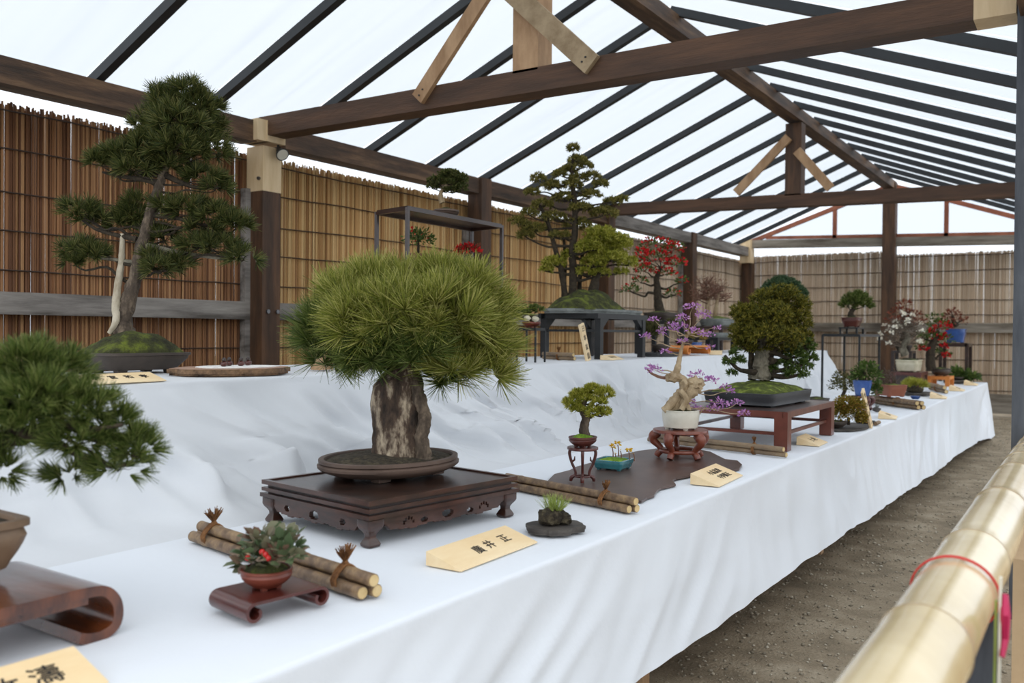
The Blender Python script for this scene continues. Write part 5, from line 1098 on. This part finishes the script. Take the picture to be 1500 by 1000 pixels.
tree(r, DT, ta, [(840, 218, 8, 8, 0), (845, 235, 14, 7, 0), (858, 243, 10, 6, 0), (835, 248, 12, 6, 0), (868, 258, 14, 6, 0), (848, 262, 16, 7, 0), (820, 255, 10, 5, 0), (880, 270, 12, 6, 0), (838, 272, 18, 7, 0), (788, 262, 12, 7, 0), (808, 272, 16, 7, 0), (780, 282, 12, 6, 0), (865, 285, 18, 7, 0), (898, 295, 14, 6, 0), (912, 292, 8, 5, 0), (825, 290, 18, 8, 0), (795, 300, 16, 7, 0), (775, 312, 14, 7, 0), (758, 325, 14, 7, 0), (850, 305, 20, 8, 0), (885, 312, 22, 9, 0), (810, 318, 20, 9, 0), (782, 335, 20, 9, 0), (845, 328, 22, 9, .03), (770, 345, 14, 6, 0), (820, 345, 16, 7, 0)],
     'spruce', 'bark_dark', 'spruce', dens=2.4, nl=5.5, nw=1.5, per=12, bscale=.5)
tree(r, DT, ta, [(880, 345, 26, 14, -.05), (905, 355, 22, 14, 0), (865, 362, 24, 13, -.05), (895, 378, 26, 13, -.03), (920, 385, 16, 10, 0), (870, 385, 20, 11, -.03), (812, 385, 18, 10, 0), (800, 395, 10, 6, 0), (835, 375, 14, 9, .04), (855, 398, 14, 7, -.02), (880, 400, 16, 7, 0), (910, 398, 10, 6, 0), (888, 365, 34, 26, .08)], 'spruce', 'bark_dark', 'fresh', dens=2.2, nl=5.5, nw=1.5, per=12, bscale=.5, low=.0)
# firethorn with red berries
p_ = XP(967, 500, -2.70); p_[2] = BZ; z1 = P(965, 470, dep(p_))[2]
plain_table((p_[0]+.13, p_[1]-.16, BZ), 0, .32, .26, z1-BZ, 'dark stand behind the black table under the red-berried tree', .03, top='black', m='black', rail=None)
b2 = np.array([p_[0], p_[1], z1+.001]); r = thing('firethorn_bonsai', b2, 'bonsai covered with red berries, right of the spruce forest', 'bonsai'); De = dep(b2)
pot(r, frame(b2), .13, .10, .06, 'clay_dark', e=5, foot=.8, soil='moss_dark', sh=.02)
tk = trunkof(r, De, [(967, 460, 0), (964, 440, 0), (963, 422, 0), (962, 408, 0), (968, 392, 0)], [8, 6, 5, 4, 2.5], 'bark_dark')
pp = [(962, 358, 24, 9, 0), (985, 365, 18, 10, 0), (940, 372, 12, 8, 0), (960, 378, 26, 10, 0), (990, 385, 14, 8, 0), (945, 395, 16, 8, 0), (975, 400, 16, 6, 0), (925, 425, 16, 8, 0), (985, 430, 14, 7, 0), (1000, 412, 8, 6, 0), (938, 412, 12, 6, 0)]
tree(r, De, tk, pp, 'leaf', 'bark_dark', 'leaf_green', nl=5.5, dens=.8, lo=.2)
for x, y, rx, ry, dd in pp[:7]: leaves('berries', 'petal_red', r, P(x, y-1, De-.04), (rx*De/FPX, rx*De/FPX, ry*De/FPX), int(rx*ry*.4), .024, .9, lo=.5)
for x, y, rx, ry, dd in pp[7:]: leaves('berries', 'petal_red', r, P(x, y-1, De-.04), (rx*De/FPX, rx*De/FPX, ry*De/FPX), 14, .018, .9, lo=.5)
# kusamono in dark tray + purple flowers
p_ = np.array([-2.42, 5.45, BZ]); slab(p_, .26, .10, .022, 0, 'black', 'long black tray board right of the black table', 2, .06, True, n=20)
p_ = np.array([-2.40, 5.38, BZ+.027]); r = thing('upright_plant', p_, 'tight clump of upright green shoots right of the black table', 'potted plant'); Dw = dep(p_)
pot(r, frame(p_), .075, .06, .05, 'clay_dark', e=2, soil='soil', sh=.01)
needles('foliage', 'leaf_olive', r, P(952, 488, Dw), (.06, .06, .07), 90, 14, .05, .004, .35, 1.2, .2, .6)
p_ = np.array([-2.38, 5.75, BZ]); o1 = scroll_stand((-2.33, 5.88, BZ), 0, .42, .16, .028, .012, 'orange', 'light orange scroll-ended stand near the middle of the back table')
p2 = np.array([-2.42, 5.82, BZ+.069]); r = thing('small_planting', p2, 'low dark planting with lilac flowers on the orange scroll stand', 'potted plant'); Dx = dep(p2)
pot(r, frame(p2), .10, .055, .035, 'clay_dark', e=2, soil='moss_dark', sh=.02)
needles('foliage', 'leaf_olive', r, P(985, 478, Dx), (.05, .05, .03), 40, 12, .04, .003)
p_ = np.array([-2.33, 6.20, BZ]); o = MB(frame(p_, 20)).box((0, 0, .014), (.20, .09, .028)).build('pale_block', 'sign'); tag(o, 'pale wooden block on the back table below the blue pot', 'block')
# grey pot with bare maple, blue pot
p_ = XP(1045, 508, -2.64); p_[2] = BZ; TT_, rt = plain_table((p_[0]+.12, p_[1]-.22, BZ), 0, .44, .26, .12, 'low black table on the back table under the empty grey tray', .04, top='black', m='black', rail=None)
b2 = np.array([p_[0], p_[1], BZ+.1215]); o_ = thing('grey_tray', b2, 'empty-looking mottled grey tray on the low black table', 'tray'); Dz = dep(b2)
MB(frame(b2)).loft([(.16, .09, 0), (.18, .10, .04), (.17, .09, .04), (.165, .085, .03)], e=6, n=32).build('tray', 'grey_stone', o_, True)
p_ = XP(1050, 500, -2.80); p_[2] = BZ; z1 = P(1050, 478, dep(p_))[2]
plain_table((p_[0]+.12, p_[1]-.2, BZ), 0, .4, .26, z1-BZ, 'dark stand behind the grey tray holding the bare twiggy tree', .03, top='black', m='lacquer_dark', rail=.5)
b2 = np.array([p_[0], p_[1], z1+.001]); r = thing('twiggy_bonsai', b2, 'bare reddish-brown twiggy bonsai in a long grey tray against the reed wall', 'bonsai'); Dz = dep(b2)
pot(r, frame(b2), .21, .12, .065, 'grey_stone', e=4, foot=.85, soil='moss', sh=.03)
tk = trunkof(r, Dz, [(1040, 468, 0), (1036, 450, 0), (1038, 435, 0), (1034, 420, 0)], [3.5, 3, 2.5, 1.5], 'bark_pale'); t3 = trunkof(r, Dz, [(1046, 468, 0), (1050, 445, 0), (1054, 425, 0)], [3, 2.5, 1.5], 'bark_pale', 'side_trunk')
A = np.array(list(tk[0])+list(t3[0])); tips = [P(1040+34*math.cos(a)*q, 432-34*math.sin(a)*q, Dz+random.uniform(-.25, .25)) for a, q in ((random.uniform(-.4, PI+.4), random.uniform(.3, 1)) for _ in range(150))]
for t in tips[:36]: i = int(np.argmin(np.linalg.norm(A-t, axis=1)+1.1*np.maximum(0, A[:, 2]-t[2]+.03))); branch(r, A[i], .006, t, 'twig_brown', 0, .0018)
twigs('twigs', 'twig_brown', r, [tips[k % 36]*.65+A[10]*.35 for k in range(150)], tips, .003, .14)
for k in range(0, 150, 3): pass
leaves('buds', 'leaf_red', r, P(1040, 430, Dz), (34*Dz/FPX, 34*Dz/FPX, 32*Dz/FPX), 330, .014, .5, lo=.3)
p_ = XP(1018, 512, -2.58); p_[2] = BZ; r = thing('blue_pot', p_, 'small bright blue pot of pale foliage on the back table behind the purple blossom', 'potted plant')
pot(r, frame(p_), .055, .055, .085, 'glaze_blue', e=2, foot=.7, soil='moss_dark', sh=.01); needles('foliage', 'leaf_yellow', r, p_+np.array([0, 0, .12]), (.07, .07, .04), 40, 12, .04, .0025)
# round green dome behind the big spruce
p_ = P(1145, 500, 8.3); p_ = np.array([p_[0], p_[1], BZ]); p_[0] = min(max(p_[0], -2.8), -2.4); z1 = P(1145, 462, 8.3)[2]
plain_table((p_[0]+.13, p_[1]-.2, BZ), 0, .4, .26, z1-BZ, 'dark stand at the far end of the back table under the domed tree', .035, top='black', m='black', rail=.5)
b2 = np.array([p_[0], p_[1], z1+.001]); r = thing('domed_bonsai', b2, 'smooth blue-green domed tree rising behind the large spruce', 'bonsai'); Dd = dep(b2)
pot(r, frame(b2), .16, .11, .06, 'clay_dark', e=5, soil='moss_dark', sh=.02); tk = trunkof(r, Dd, [(1146, 452, 0), (1146, 430, 0)], [5, 4], 'bark_dark')
tree(r, Dd, tk, [(1146, 424, 30, 18, 0), (1130, 432, 22, 14, 0), (1162, 432, 22, 14, 0), (1146, 415, 20, 10, 0)], 'spruce', 'bark_dark', 'juniper', dens=3, nl=4, nw=1.6, per=12, lo=.75)

# small spotlight clamped under the wall plate
q = XP(408, 224, -4.50); r = thing('spot_lamp', q, 'small black spotlight fixed under the wall plate beside the pale post splice', 'lamp')
MB().tube([q+np.array([0, 0, .03]), q+np.array([.03, -.01, .0]), q+np.array([.06, -.02, -.02])], [.016, .030, .044], 14).build('housing', 'metal', r, True)
MB().tube([q+np.array([.061, -.0205, -.021]), q+np.array([.063, -.021, -.0225])], .037, 14).build('lens', 'glaze_white', r)
MB().tube([q+np.array([0, 0, .03]), q+np.array([-.02, 0, .10])], .008, 6).build('bracket', 'metal', r)
for o in bpy.data.objects:
    if o.name.split('.')[0] in ('berries', 'twigs'): o['kind'] = 'stuff'
